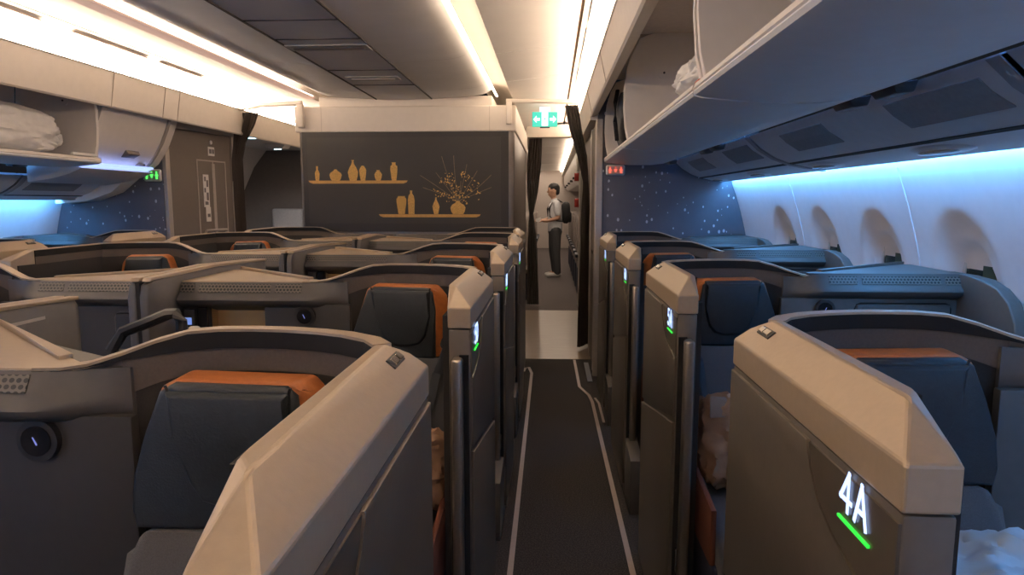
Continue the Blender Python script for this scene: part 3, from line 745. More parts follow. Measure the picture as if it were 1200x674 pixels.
    # grilles: three stretches
    sp = [(.665, .768), (.785, 1.066), (1.083, 1.16)] if window else [(.665, .757), (.774, 1.03), (1.047, 1.096)]
    for a, b in sp:
        P = []
        for x in (a, b):
            for (y, z) in ((.633, 1.133 + zt), (.6185, 1.1055 + zt)):
                nrm = Vector((0, -.9, .44)); P += [Vector((x, y, z)) - nrm * .002, Vector((x, y, z)) + nrm * .0015]
        link('vent_grille', F(hull([tuple(p) for p in P])), PERF, r)
    # round reading light
    rl = link('reading_light', F(cyl((.658, .632, 1.022), 'y', .036, .016, 28)), BLKPL, r, True)
    link('light_lens', F(cyl((.658, .6235, 1.022), 'y', .026, .004, 24)), BLKGLOSS, rl, True)
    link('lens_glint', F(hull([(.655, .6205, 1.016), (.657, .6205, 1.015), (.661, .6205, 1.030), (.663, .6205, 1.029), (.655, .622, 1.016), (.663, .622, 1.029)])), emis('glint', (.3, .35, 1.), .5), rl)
    # side table under the console
    link('side_table', F(box((.53, .20, .62), (xe, .635, .66), .01)), SHELL_D, r, True)
    link('table_base', F(box((.55, .24, .02), (xe, .635, .62))), SHELL_D, r)
    return r
def seat_proto(s):
    r = bpy.data.objects.new('airline_seat', None); COL.objects.link(r); r.empty_display_size = .1
    F = lambda bm: flip(bm, s)
    # headrest: orange leather body, navy front with a padded middle panel and a flared outer side
    pts = []
    for x, z in ((.195, .885), (.192, 1.05), (.20, 1.115), (.215, 1.131), (.405, 1.135), (.43, 1.122), (.455, 1.05), (.48, .98), (.48, .885)): pts.append((x, .612, z))
    for x, z in ((.135, .885), (.137, 1.03), (.152, 1.09), (.19, 1.132), (.405, 1.137), (.432, 1.122), (.46, 1.04), (.485, .885)): pts.append((x, .655 if x < .16 else .675, z))
    link('headrest', F(hull(pts, .007, 3)), ORANGE, r, True)
    fr = [(.196, .885), (.194, 1.05), (.203, 1.112), (.219, 1.127), (.403, 1.131), (.426, 1.118), (.451, 1.048), (.478, .978), (.486, .92), (.480, .885)]
    hf = link('headrest_front', F(prism(fr, 'y', .596, .632, .010, 3)), LEATHER, r, True)
    pn = [(.212, 1.118), (.214, 1.03), (.226, .965), (.248, .938), (.28, .930), (.325, .930), (.358, .940), (.378, .97), (.398, 1.04), (.410, 1.12)]
    link('headrest_pad', F(prism(pn, 'y', .583, .61, .009, 3)), LEATHER, hf, True)
    link('headrest_seam', F(tube([(p[0], .5955, p[1]) for p in [(.209, 1.128)] + pn[:] + [(.413, 1.129)]], .0028, 6)), PIPING, hf, True)
    bk = [(.565, .86), (.59, .885), (.635, .88), (.62, .45), (.40, .42), (.41, .50), (.46, .66), (.52, .80)]
    link('backrest', F(prism(bk, 'x', .115, .475, .025, 3)), FABRIC, r, True)
    link('seat_cushion', F(prism([(.48, .40), (.46, .52), (.40, .535), (-.16, .50), (-.20, .47), (-.20, .38)], 'x', .10, .50, .03, 3)), FABRIC, r, True)
    link('seat_base', F(box((.09, -.16, .0), (.49, .48, .42), .01)), SEATBLUE, r)
    link('side_cushion', F(prism([(.46, .42), (.43, .62), (.35, .64), (-.14, .58), (-.14, .42)], 'x', .081, .099, .006)), mat('rust_cloth', (.13, .035, .015), .85, 0, .1, 200), r, True)
    sb = link('seat_belt', F(hull([(.11, 0.550, .945), (.155, 0.550, .945), (.11, 0.555, .955), (.155, 0.555, .955), (.165, 0.525, .84), (.195, 0.525, .84), (.165, 0.531, .84), (.195, 0.531, .84)], .002)), BELT, r, True)
    link('belt_guide', F(hull([(.085, 0.540, .95), (.17, 0.540, .945), (.085, 0.585, .965), (.17, 0.585, .96), (.09, 0.545, .928), (.165, 0.545, .93)], .003)), BLKPL, sb, True)
    link('belt_webbing', F(tube([(.18, 0.527, .85), (.20, 0.495, .74), (.23, 0.455, .62), (.26, 0.385, .545)], .018, 6, flat=.2)), BELT, sb, True)
    return r

PR = {'A': suite_proto(1, True), 'G': suite_proto(1, False, True), 'D': suite_proto(-1, False), 'K': suite_proto(-1, True)}
SP = {1: seat_proto(1), -1: seat_proto(-1)}
used, used_s = set(), set()
def place(letter, x, y, label, seat_label, group, seat_group, num=None, has_seat=True):
    s = 1 if letter in 'AG' else -1
    src = PR[letter]
    o = src if letter not in used else copy_tree(src)
    used.add(letter)
    o.location = (x, y, 0); o['label'] = label; o['category'] = 'seat suite'; o['group'] = group
    for ch in list(o.children):   # a copy must not inherit the source's number
        if ch.name.startswith(('seat_number', 'status_line')): bpy.data.objects.remove(ch)
    q = None
    if has_seat:
        q = SP[s] if s not in used_s else copy_tree(SP[s])
        used_s.add(s)
        q.location = (x, y, 0); q['label'] = seat_label; q['category'] = 'airline seat'; q['group'] = seat_group
    if num: NUMBERS.append((o, s, num))
    return o
NUMBERS = []
XS = -1.34                     # line between the centre pairs
AY = [.685, 1.945, 3.20, 4.44]
DY = [.43, 1.68, 2.92, 4.18]
pos_a = ['nearest the camera at right', 'second on the right of the aisle', 'third on the right of the aisle', 'last on the right, by the starry bulkhead']
for i, y in enumerate(AY):
    place('A', .36, y, f'taupe seat suite with lit number {i+4}A, {pos_a[i]}', f'navy and orange seat inside the suite numbered {i+4}A', 'window suites right of the aisle', 'window seats right of the aisle', f'{i+4}A')
pos_d = ['nearest the camera at lower left', 'second on the left of the aisle', 'third on the left of the aisle', 'fourth on the left of the aisle']
for i, y in enumerate(DY):
    place('D', -.2, y, f'taupe seat suite {"with lit number " + str(i+4) + "D, " if i else ""}{pos_d[i]}', f'navy and orange seat inside the suite {pos_d[i]}', 'centre suites left of the aisle', 'centre seats left of the aisle', f'{i+4}D' if i else None)
place('D', -.225, 5.2, 'taupe seat suite left of the aisle in front of the mural partition', 'navy and orange seat in the suite in front of the mural partition', 'centre suites left of the aisle', 'centre seats left of the aisle', None, False)
for i, y in enumerate(DY):
    if i == 0: continue
    nm = ('cut off at the left edge', 'whose wide rim curves across the middle left', 'beyond the middle-left rim', '')[i - 1]
    place('G', 2 * XS + .2, y, f'taupe centre suite on the far aisle side, {nm}', f'dark orange-edged seat in the far-side centre suite {nm}', 'centre suites along the far aisle', 'centre seats along the far aisle')
place('G', 2 * XS + .225, 5.2, 'taupe centre suite on the far aisle side, in front of the crew seat', '', 'centre suites along the far aisle', '', None, False)
for i, y in enumerate(AY[2:]):
    place('K', mx(.36), y, 'taupe window suite by the left sidewall, ' + ('cut off at the left edge', 'before the left starry bulkhead')[i], 'seat in the left window suite ' + ('cut off at the left edge', 'before the left starry bulkhead')[i], 'window suites along the left wall', 'window seats along the left wall')
for o in (bpy.data.objects['seat_suite'],) + tuple(x for x in bpy.data.objects if x.name.startswith('seat_suite.')):
    if o.location.y > 5.1:      # the last centre pair ends at the partition: no console behind it
        for ch in list(o.children):
            if ch.name.startswith(('console_top', 'console_body', 'edge_rail')): bpy.data.objects.remove(ch)
for o, s, num in NUMBERS:
    t = text_mesh(num, .046, .0008)
    # stand the text up on the aisle face
    M = (Matrix.Translation((-.0025 * s, .103, 1.073)) @ Matrix.Rotation(-s * pi / 2, 4, 'Z') @ Matrix.Rotation(pi / 2, 4, 'X'))
    t.transform(M)
    link('seat_number', t, E_NUM, o, label=f'glowing white-blue characters {num}')
    link('status_line', box((-.004 * s, .060, 1.0335), (-.001 * s, .142, 1.0368)), E_GREENLINE, o, label='thin glowing green line')

# dividers on the centre line
for i, y in enumerate((.43 + .44, 1.68 + .44, 2.92 + .44, 4.18 + .44)):
    lab = ('low centre divider cut off at the left edge, with a pale top edge', 'centre divider with a dark slot in its rounded end at middle left', 'centre divider behind the middle-left one, third from the camera', 'centre divider nearest the mural partition')[i]
    e = empty('centre_divider', (XS, y, 0), lab, 'divider', 'dividers between the centre seats')
    L = .93 if i < 3 else .7
    for s, nm in ((-1, 'side_panel'), (1, 'side_panel')):
        pr = [(0.03, .35), (L, .35), (L, 1.135), (L - .015, 1.155), (.45, 1.168), (.05, 1.165), (.012, 1.15), (0, 1.11), (0, .40)]
        link(nm, prism(pr, 'x', s * .006, s * .034, .006, 3), GREYP, e, True)
        link('top_rail', prism([(.02, 1.160), (.45, 1.168), (L, 1.150), (L, 1.160), (.45, 1.178), (.03, 1.172)], 'x', s * .005, s * .036, .003), CAP, e, True)
    link('slot', box((-.007, .004, .40), (.007, L - .004, 1.158)), BLACK, e)
    link('label_strip', box((.0335, .50, 1.118), (.0352, .80, 1.126)), mat('strip_pale', (.42, .38, .34), .5), e)

# black grab loop + bottle on the table of the second centre suite
e = empty('monitor_arm', (-1.13, 1.93, 1.0), 'black looped stowed arm beside the centre divider at middle left', 'arm')
link('loop', tube([(-.17, -.02, -.02), (-.14, 0, .035), (-.06, 0, .065), (0, 0, .09), (.025, 0, .092), (.04, 0, .07), (.04, 0, -.03)], .017, 8), BLKPL, e, True)
link('lower_bar', tube([(-.17, 0, -.03), (.04, 0, -.03)], .013, 8), BLKPL, e, True)
link('pivot_post', box((-.09, -.012, -.337), (-.05, .012, -.03), .004), BLKPL, e, True)
e = empty('water_bottle', (-1.09, 2.0, .6615), 'small water bottle with a white cap behind the black looped arm', 'bottle')
bm = bmesh.new(); pr = [(0, 0), (.03, 0), (.032, .02), (.032, .26), (.028, .30), (.014, .34), (.0135, .355), (0, .355)]
def lathe(pr, n=20):
    bm = bmesh.new(); rows = [[bm.verts.new((r * cos(k * 2 * pi / n), r * sin(k * 2 * pi / n), z)) for k in range(n)] for r, z in pr if r > 0]
    for i in range(len(rows) - 1):
        for k in range(n): bm.faces.new((rows[i][k], rows[i][(k+1) % n], rows[i+1][(k+1) % n], rows[i+1][k]))
    bm.faces.new(rows[0][::-1]); bm.faces.new(rows[-1]); return bm
bm.free()
link('bottle_body', lathe(pr), mat('bottle_plastic', (.75, .8, .82), .1, trans=.8), e, True)
link('bottle_cap', lathe([(.016, .345), (.0165, .36), (.0165, .375), (.013, .378)]), WHITEP, e, True)

# bags on the seats
e = empty('paper_bag', (-.385, 1.83, .56), 'brown paper bag leaning on the seat inside the suite numbered 5D', 'paper bag')
def sack(size, seed, tilt):
    bm = blob((0, 0, size[2]), size, 5, .17, 3.4, seed, 5.)
    for v in bm.verts:
        for k in range(3):
            v.co.y += .010 * noise.noise(Vector((v.co.x * 14, v.co.z * 10, seed + k)))
    bm.transform(Matrix.Rotation(tilt, 4, 'X'))
    return bm
link('bag_body', sack((.09, .07, .105), 4, R(-14)), KRAFT, e, True)
link('bag_flap', hull([(-.08, -.03, .17), (.08, -.03, .18), (-.08, .01, .225), (.075, .02, .215), (-.08, -.02, .17), (.08, -.02, .18)], .002), KRAFT, e, True)
e = empty('paper_bag', (.575, 2.07, .553), 'brown paper bag with a pale folded flap on the seat numbered 5A', 'paper bag')
link('bag_body', sack((.105, .075, .13), 7, R(-14)), KRAFT, e, True)
link('bag_flap', hull([(-.09, -.035, .215), (.09, -.03, .225), (-.085, .0, .275), (.085, .01, .265), (-.09, -.025, .215), (.09, -.02, .225)], .002), KRAFTW, e, True)
e = empty('bedding_bag', (.665, 1.04, .555), 'pale blue-white bedding bag on the seat numbered 4A at the bottom right corner', 'bag')
link('bag_body', blob((.02, -.02, .165), (.15, .13, .165), 5, .16, 2.4, 12, 3.), BAGBLUE, e, True)
link('snap_button', cyl((.045, -.165, .235), 'y', .012, .012, 14), CHROME, e, True)

# ------------------------------------------------------------------ mural on the monument
yM = MY0 - .004
e = empty('mural_panel', ((MX0 + MX1) / 2, yM, 1.17), 'dark mural panel of gold vases on two shelves across the centre partition', 'mural')
cx = (MX0 + MX1) / 2
link('backing', box((MX0 + .04 - cx, -.004, -.02), (MX1 - .05 - cx, .004, .862), .002), MURALF, e)
link('field', box((MX0 + .085 - cx, -.006, .055), (MX1 - .12 - cx, -.003, .815)), MURALB, e)
def mp(px, py):   # mural coordinates: 1200x600 drawing units -> panel metres
    X = -2.273 + (340 + px / 4.286 - 348) * .007626; Z = 2.033 - (140 + py / 4.286 - 153) * .00759
    return X - cx, Z - 1.17
def shape(pts, m, name, y0=-.0085, y1=-.0055):
    P = [mp(*p) for p in pts]; link(name, prism(P, 'y', y0, y1), m, e)
for x0, x1, y, nm in ((86, 592, 303, 0), (442, 958, 472, 1)):
    shape([(x0, y - 6), (x1, y - 6), (x1 - 6, y + 3), (x1 - 22, y + 9), (x0 + 22, y + 9), (x0 + 6, y + 3)], GOLDP, 'shelf')
def vase(cxp, base, h, prof):
    pts = [(cxp - w, base - t * h) for t, w in prof] ; pts = pts + [(cxp + w, base - t * h) for t, w in prof[::-1]]
    shape(pts, GOLD, 'vase')
vase(132, 297, 72, [(0, 8), (.1, 10), (.5, 12), (.62, 9), (.75, 4), (1, 5)])
vase(226, 297, 56, [(0, 20), (.2, 27), (.5, 32), (.68, 27), (.85, 12), (1, 5)])
vase(315, 297, 102, [(0, 17), (.2, 23), (.42, 26), (.62, 18), (.8, 7), (.92, 4), (1, 7)])
vase(365, 297, 74, [(0, 11), (.3, 15), (.7, 18), (.85, 13), (1, 5)])
vase(443, 297, 52, [(0, 11), (.3, 17), (.6, 19), (.82, 12), (.9, 7), (1, 9)])
vase(523, 297, 90, [(0, 11), (.3, 15), (.6, 18), (.8, 17), (.86, 9), (.95, 9), (1, 11)])
vase(558, 465, 90, [(0, 16), (.3, 20), (.6, 24), (.85, 25), (.95, 17), (1, 19)])
vase(608, 465, 118, [(0, 15), (.3, 16), (.6, 17), (.78, 13), (.88, 5), (1, 6)])
vase(733, 465, 84, [(0, 10), (.2, 14), (.45, 18), (.65, 12), (.85, 4), (1, 3)])
vase(844, 465, 66, [(0, 26), (.2, 34), (.5, 38), (.7, 30), (.85, 14), (.95, 9), (1, 13)])
br = bmesh.new()
for tip, bend in (((825, 175), (-6, 0)), ((765, 178), (-10, 0)), ((655, 272), (-10, -14)), ((668, 332), (0, -6)), ((735, 258), (0, 0)), ((890, 218), (6, 0)), ((942, 250), (4, 0)), ((1012, 270), (10, 10)), ((1012, 332), (6, -4)), ((860, 300), (4, 0)), ((790, 290), (-4, 0))):
    p0 = Vector((844, 402)); p2 = Vector(tip); pm = (p0 + p2) / 2 + Vector(bend)
    pts = [p0.lerp(pm, t).lerp(pm.lerp(p2, t), t) for t in [k / 8 for k in range(9)]]
    add_tube(br, [(mp(*p)[0], -.0062, mp(*p)[1]) for p in pts], .0022, 5)
link('branches', br, GOLDL, e)
rnd = random.Random(11); lv = bmesh.new()
cl = [(780, 300, 26, 20), (800, 270, 18, 8), (885, 280, 22, 14), (870, 262, 10, 6), (830, 355, 40, 16), (760, 365, 28, 10), (880, 385, 30, 14), (815, 385, 34, 14), (940, 320, 24, 8), (910, 345, 20, 8), (950, 370, 22, 5), (730, 350, 18, 5), (844, 330, 46, 12)]
for (a, b, sp_, n) in cl:
    for _ in range(n):
        x, y = a + rnd.gauss(0, sp_ * .55), b + rnd.gauss(0, sp_ * .45); rr = rnd.uniform(2.0, 5.5); an = rnd.uniform(0, pi)
        pts = [(x + rr * cos(t) * cos(an) - rr * .55 * sin(t) * sin(an), y + rr * cos(t) * sin(an) + rr * .55 * sin(t) * cos(an)) for t in [k * pi / 4 for k in range(8)]]
        add_prism(lv, [mp(*p) for p in pts], 'y', -.0085, -.0058)
lo_ = link('blossoms', lv, GOLD, e); lo_['kind'] = 'stuff'

# ------------------------------------------------------------------ signs
def lav_sign(x, z, y, m, lab, w=.085, h=.052):
    e = empty('lavatory_sign', (x, y, z), lab, 'sign')
    link('sign_housing', box((-w, -.03, -h), (w, 0, h), .014, 3), WHITEP, e, True)
    link('sign_face', box((-w * .84, -.033, -h * .74), (w * .84, -.028, h * .74), .002), mat('sign_face_' + m.name, (.28, .40, .28) if m is E_LAVG else (.62, .36, .33), .4), e)
    for k, dx in enumerate((-.042, 0, .042)):
        g = bmesh.new(); s = h / .052
        add_cyl(g, (dx, -.0345, .026 * s), 'y', .0075 * s, .003, 12)
        if k == 1: add_box(g, (dx - .007, -.036, -.02 * s), (dx + .007, -.033, .010 * s)); add_box(g, (dx - .014, -.036, -.002), (dx + .014, -.033, .010 * s))
        else:
            add_prism(g, [(dx - .017, -.004), (dx, .022 * s), (dx + .017, -.004)], 'y', -.036, -.033); add_box(g, (dx - .007, -.036, -.032 * s), (dx + .007, -.033, -.004))
        link('figure', g, m, e)
    return e
lav_sign(-3.262, 1.632, YB, E_LAVG, 'small sign with green lit figures on the left starry bulkhead', .072, .050)
lav_sign(.50, 1.665, YB, E_LAVR, 'small sign with red lit figures on the right starry bulkhead', .075, .040)
# exit sign hung from the aisle ceiling
e = empty('exit_sign', (-.075, 7.2, 2.26), 'green exit sign with two white arrows hanging over the aisle', 'sign')
link('sign_body', box((-.13, 0, -.075), (.13, .03, .075), .006), E_EXIT, e)
for s in (-1, 1):
    g = bmesh.new(); add_prism(g, [(s * .118, 0), (s * .085, .036), (s * .085, .013), (s * .052, .013), (s * .052, -.013), (s * .085, -.013), (s * .085, -.036)], 'y', -.004, .0)
    link('arrow', g, E_EXITW, e)
link('centre_light', box((-.032, -.005, -.066), (.032, .0, .07)), E_EXITW, e)
link('running_figure', hull([(-.006, -.008, .012), (.008, -.008, .014), (.010, -.008, -.004), (-.009, -.008, -.010), (-.006, -.005, .012), (.010, -.005, -.004)]), E_EXIT, e)
link('mount', box((-.055, .005, .075), (.055, .025, .125), .004), emis('exit_mount_glow', (.9, .97, 1.), 1.1), e)
link('base_bar', box((-.05, .0, -.087), (.05, .03, -.075), .003), BLKPL, e)

# ------------------------------------------------------------------ curtains and rods
def curtain(name, secs, lab, folds=6, amp=.018, n=72, group=None):
    """secs: (centre, half width vector, fold normal) from top to bottom"""
    bm = bmesh.new(); rows = []
    for (c, hw, nr) in secs:
        c, hw, nr = Vector(c), Vector(hw), Vector(nr); row = []
        for k in range(n + 1):
            t = k / n * 2 - 1
            row.append(bm.verts.new(c + hw * t + nr * (amp * sin(t * pi * folds) + amp * .4 * sin(t * pi * folds * 2.3 + c.z * 3))))
        rows.append(row)
    for i in range(len(rows) - 1):
        for k in range(n): bm.faces.new((rows[i][k], rows[i][k+1], rows[i+1][k+1], rows[i+1][k]))
    g = bmesh.ops.solidify(bm, geom=bm.faces[:], thickness=.004)
    return tag(link(name, bm, CURT, smooth=True), lab, 'curtain', group)
def dense(secs, m=8):
    out = []
    for a, b in zip(secs, secs[1:]):
        for k in range(m):
            t = k / m; out.append(tuple(tuple(Vector(p).lerp(Vector(q), t)) for p, q in zip(a, b)))
    out.append(secs[-1]); return out
# right-hand curtain, drawn back to the lavatory wall
curtain('curtain', dense([((.17, 6.25, 2.27), (.06, 0, 0), (0, 1, 0)), ((.215, 6.3, 2.05), (.055, .0, 0), (0, 1, 0)), ((.28, 6.4, 1.82), (.045, .03, 0), (0, 1, 0)), ((.32, 6.5, 1.60), (.03, .06, 0), (.3, 1, 0)), ((.325, 6.55, 1.35), (.03, .07, 0), (1, .3, 0)), ((.315, 6.55, .8), (.035, .08, 0), (1, .3, 0)), ((.31, 6.55, .03), (.042, .09, 0), (1, .3, 0))]), 'brown pleated curtain drawn back against the lavatory door frame right of the aisle')
# far curtain at the left edge of the aisle
curtain('curtain', dense([((-.215, 9.2, 2.26), (.085, 0, 0), (0, 1, 0)), ((-.235, 9.2, 1.9), (.095, 0, 0), (0, 1, 0)), ((-.255, 9.2, 1.55), (.075, 0, 0), (0, 1, 0)), ((-.27, 9.2, 1.26), (.03, 0, 0), (0, 1, 0)), ((-.255, 9.2, .9), (.06, 0, 0), (0, 1, 0)), ((-.245, 9.2, .03), (.085, 0, 0), (0, 1, 0))]), 'brown pleated curtain tied at mid height at the left of the far aisle', 5)
# far left curtain
curtain('curtain', dense([((-2.83, 6.35, 2.24), (.11, 0, 0), (0, 1, 0)), ((-2.87, 6.36, 2.12), (.10, 0, 0), (0, 1, 0)), ((-2.94, 6.40, 1.97), (.065, .0, 0), (0, 1, 0)), ((-2.99, 6.44, 1.82), (.035, .03, 0), (.3, 1, 0)), ((-3.01, 6.48, 1.6), (.02, .05, 0), (1, .3, 0)), ((-3.0, 6.50, .03), (.03, .06, 0), (1, .3, 0))]), 'brown pleated curtain drawn back beside the left lavatory door')
def rod(pts, lab, brk):
    e = empty('curtain_rail', pts[0], lab, 'curtain rail'); o = Vector(pts[0])
    link('rail', tube([tuple(Vector(p) - o) for p in pts], .02, 10), CREAM, e, True)
    for b in brk: link('bracket', box(tuple(Vector(b[0]) - o), tuple(Vector(b[1]) - o), .008), CREAM, e, True)
rod([(-.40, 6.07, 2.285), (-.1, 6.12, 2.29), (.26, 6.2, 2.29)], 'cream curtain rail across the aisle above the exit sign', [((-.40, 6.05, 2.09), (-.35, 6.09, 2.28))])
rod([(-.33, 9.25, 2.29), (-.1, 9.25, 2.285), (.30, 9.25, 2.29)], 'cream curtain rail across the far aisle over the tied curtain', [((-.34, 9.22, 2.1), (-.30, 9.28, 2.28))])
rod([(-2.90, 6.3, 2.27), (-2.6, 6.1, 2.27), (-2.2, 6.05, 2.28)], 'cream curtain rail across the left aisle above the drawn curtain', [((-2.25, 6.03, 2.07), (-2.19, 6.085, 2.27))])
# header beam between galley and economy
struct(link('ceiling.009', box((MX1, 8.95, 2.24), (.32, 9.15, 2.40)), CREAM))

# ------------------------------------------------------------------ floor strips, floor marks
def strip(pts, w, m, nm):
    bm = bmesh.new(); rows = []
    P = [Vector((p[0], p[1], 0)) for p in pts]
    for i, p in enumerate(P):
        t = (P[min(i+1, len(P)-1)] - P[max(i-1, 0)]).normalized(); s = Vector((t.y, -t.x, 0))
        rows.append([bm.verts.new(p + s * k * w / 2 + Vector((0, 0, z))) for k, z in ((-1, .0), (-1, .004), (1, .004), (1, 0.))])
    for a, b in zip(rows, rows[1:]):
        for k in range(4): bm.faces.new((a[k], a[(k+1) % 4], b[(k+1) % 4], b[k]))
    bm.faces.new(rows[0][::-1]); bm.faces.new(rows[-1])
    return tag(link('floor_strip', bm, m), nm, 'floor strip', 'floor path strips')
STRIPM = mat('strip_plastic', (.40, .34, .32), .45, 0, .05, 40)
strip([(-.147, .3), (-.15, 3), (-.155, 5.55), (-.185, 5.75), (-.215, 5.72), (-.225, 5.6)], .022, STRIPM, 'pale floor path strip along the left side of the aisle')
strip([(.332, .3), (.322, 2.5), (.30, 4.75), (.285, 4.92), (.225, 5.15), (.215, 6.05)], .022, STRIPM, 'pale floor path strip along the right side of the aisle')
strip([(.348, 4.3), (.345, 4.72), (.325, 4.85)], .016, STRIPM, 'short pale floor path strip beside the plinth right of the aisle')
tag(link('floor_mark', box((.295, 5.3, 0), (.335, 5.95, .004), .0015), mat('mark_bluegrey', (.22, .24, .27), .5)), 'blue-grey floor label before the lavatory wall at the end of the carpet', 'floor label')

# ------------------------------------------------------------------ economy cabin beyond
struct(link('wall_right.001', sweep([(.37, 0), (.37, 2.0)], [YG, 9.5], th=-.05), FRAMEM))
struct(link('wall_left.001', box((-3.2, 9.0, 0), (-.36, 9.05, 2.4)), FRAMEM)) if False else None
struct(link('ceiling.010', box((-3.0, 9.2, 2.34), (.6, YE, 2.38)), CEILM))
struct(link('wall_economy', box((-4.2, YE, 0), (1.6, YE + .05, 2.4)), mat('far_wall', (.52, .46, .42), .6)))
struct(link('wall_right.002', box((1.42, YG, 0), (1.46, YE, 2.4)), mat('far_sidewall', (.60, .55, .55), .6)))
struct(link('wall_left.002', box((mx(1.46), YG, 0), (mx(1.42), YE, 2.4)), mat('far_sidewall', (.60, .55, .55), .6)))
struct(link('wall_cabin_end', box((-4.2, Y0 - .05, 0), (1.6, Y0, 2.45)), mat('front_wall', (.22, .19, .17), .7)))
lamp('strip_light', (.26, 9.3, 2.30), (.32, YE - .2, 2.31), emis('lamp_economy', (1., .80, .62), 14.), 'warm strip light over the far economy bins on the right')
lamp('strip_light', (-.42, 9.3, 2.325), (-.36, YE - .2, 2.335), emis('lamp_economy', (1., .80, .62), 14.), 'warm strip light at the left of the far economy ceiling')
dk = bmesh.new()
for y in (10.2, 11.6, 13.2, 15.0, 17.2): add_box(dk, (-.35, y, 2.336), (.25, y + .03, 2.342))
nt_ += 1; struct(link(f'trim_{nt_}', dk, mat('joint_pale', (.88, .84, .8), .4)))  # plain off-white joints across the economy ceiling
for k, (a, b) in enumerate(((9.6, 11.4), (11.45, 13.2), (13.25, 15.0), (15.05, 17.0), (17.05, 19.0), (19.05, 20.9))):
    e = empty('overhead_bin', (.7, a, 1.75), 'closed economy overhead bin far down the right side, ' + ('nearest the curtain', 'second from the curtain', 'third from the curtain', 'fourth from the curtain', 'fifth from the curtain', 'last before the end wall')[k], 'overhead bin', 'economy bins')
    link('bin_body', sweep([(-.28, .52), (-.335, .40), (-.33, .2), (-.26, .04), (-.2, -.02), (.5, -.05), (.5, .55)], [0, b - a], closed=True), BINM, e, True)
    link('bin_valance', box((-.40, 0, .42), (-.30, b - a, .50), .01), CREAM, e, True)
    link('bin_latch', box((-.33, (b - a) / 2 - .08, .06), (-.27, (b - a) / 2 + .08, .1), .006), SEAM, e)
def eco_proto():
    r = bpy.data.objects.new('economy_seat', None); COL.objects.link(r)
    link('backrest', prism([(.30, .42), (.16, .45), (.28, .95), (.33, 1.16), (.38, 1.20), (.44, 1.17), (.40, .9)], 'x', -.22, .22, .03, 3), ECOSEAT, r, True)
    link('seat_cushion', prism([(-.22, .40), (-.24, .46), (-.18, .50), (.2, .48), (.28, .40)], 'x', -.215, .215, .02, 3), ECOSEAT, r, True)
    link('headrest', box((-.19, .26, .98), (.19, .36, 1.17), .025, 3), mat('antimacassar', (.42, .36, .33), .7), r, True)
    for s in (-1, 1): link('armrest', hull([(s * .25 - .025, -.12, .62), (s * .25 + .025, -.12, .62), (s * .25 - .025, .30, .60), (s * .25 + .025, .30, .60), (s * .25 - .025, -.14, .67), (s * .25 + .025, -.14, .67), (s * .25 - .025, .32, .67), (s * .25 + .025, .32, .67)], .01), ECOARM, r, True)
    link('seat_frame', box((-.22, -.12, .0), (.22, .30, .40), .01), SEATBLUE, r)
    link('screen', box((-.12, .445, .82), (.12, .45, 1.0)), BLKGLOSS, r)
    return r
ep = eco_proto(); first = True
ordn = ['first', 'second', 'third', 'fourth', 'fifth', 'sixth', 'seventh', 'eighth']
for side, x in (('right', .62), ('left', -.55)):
    for k in range(8):
        o = ep if first else copy_tree(ep); first = False
        o.location = (x, 9.9 + .82 * k, 0); o['label'] = f'grey-brown economy seat beyond the curtain, {ordn[k]} on the {side} of the far aisle'; o['category'] = 'economy seat'; o['group'] = 'economy seats along the far aisle'
# safety gear on the partition end beside the far aisle
e = empty('life_vest_pouch', (.36, 9.42, 1.75), 'red pouch high on the partition edge right of the far aisle', 'pouch'); link('pouch', box((-.05, 0, -.05), (.01, .06, .05), .012, 3), RED, e, True); link('pouch_strap', box((-.052, .02, -.055), (.012, .04, .055), .002), mat('strap_dark_red', (.2, .02, .02), .6), e)
e = empty('life_vest_pouch', (.36, 9.42, 1.40), 'red pouch at chest height on the partition edge right of the far aisle', 'pouch'); link('pouch', box((-.045, 0, -.055), (.01, .06, .055), .012, 3), RED, e, True); link('pouch_strap', box((-.047, .02, -.06), (.012, .04, .06), .002), mat('strap_dark_red', (.2, .02, .02), .6), e)
e = empty('ring_handset', (.35, 9.35, 1.93), 'round white ring fitting on the partition edge right of the far aisle', 'fitting'); bm = bmesh.new(); add_tube(bm, [(0, .10 * cos(t), .10 * sin(t)) for t in [k * 2 * pi / 20 for k in range(20)]], .018, 8, closed=True); link('ring', bm, WHITEP, e, True); link('ring_centre', cyl((.0, 0, 0), 'x', .06, .02, 20), FRAMEM, e)

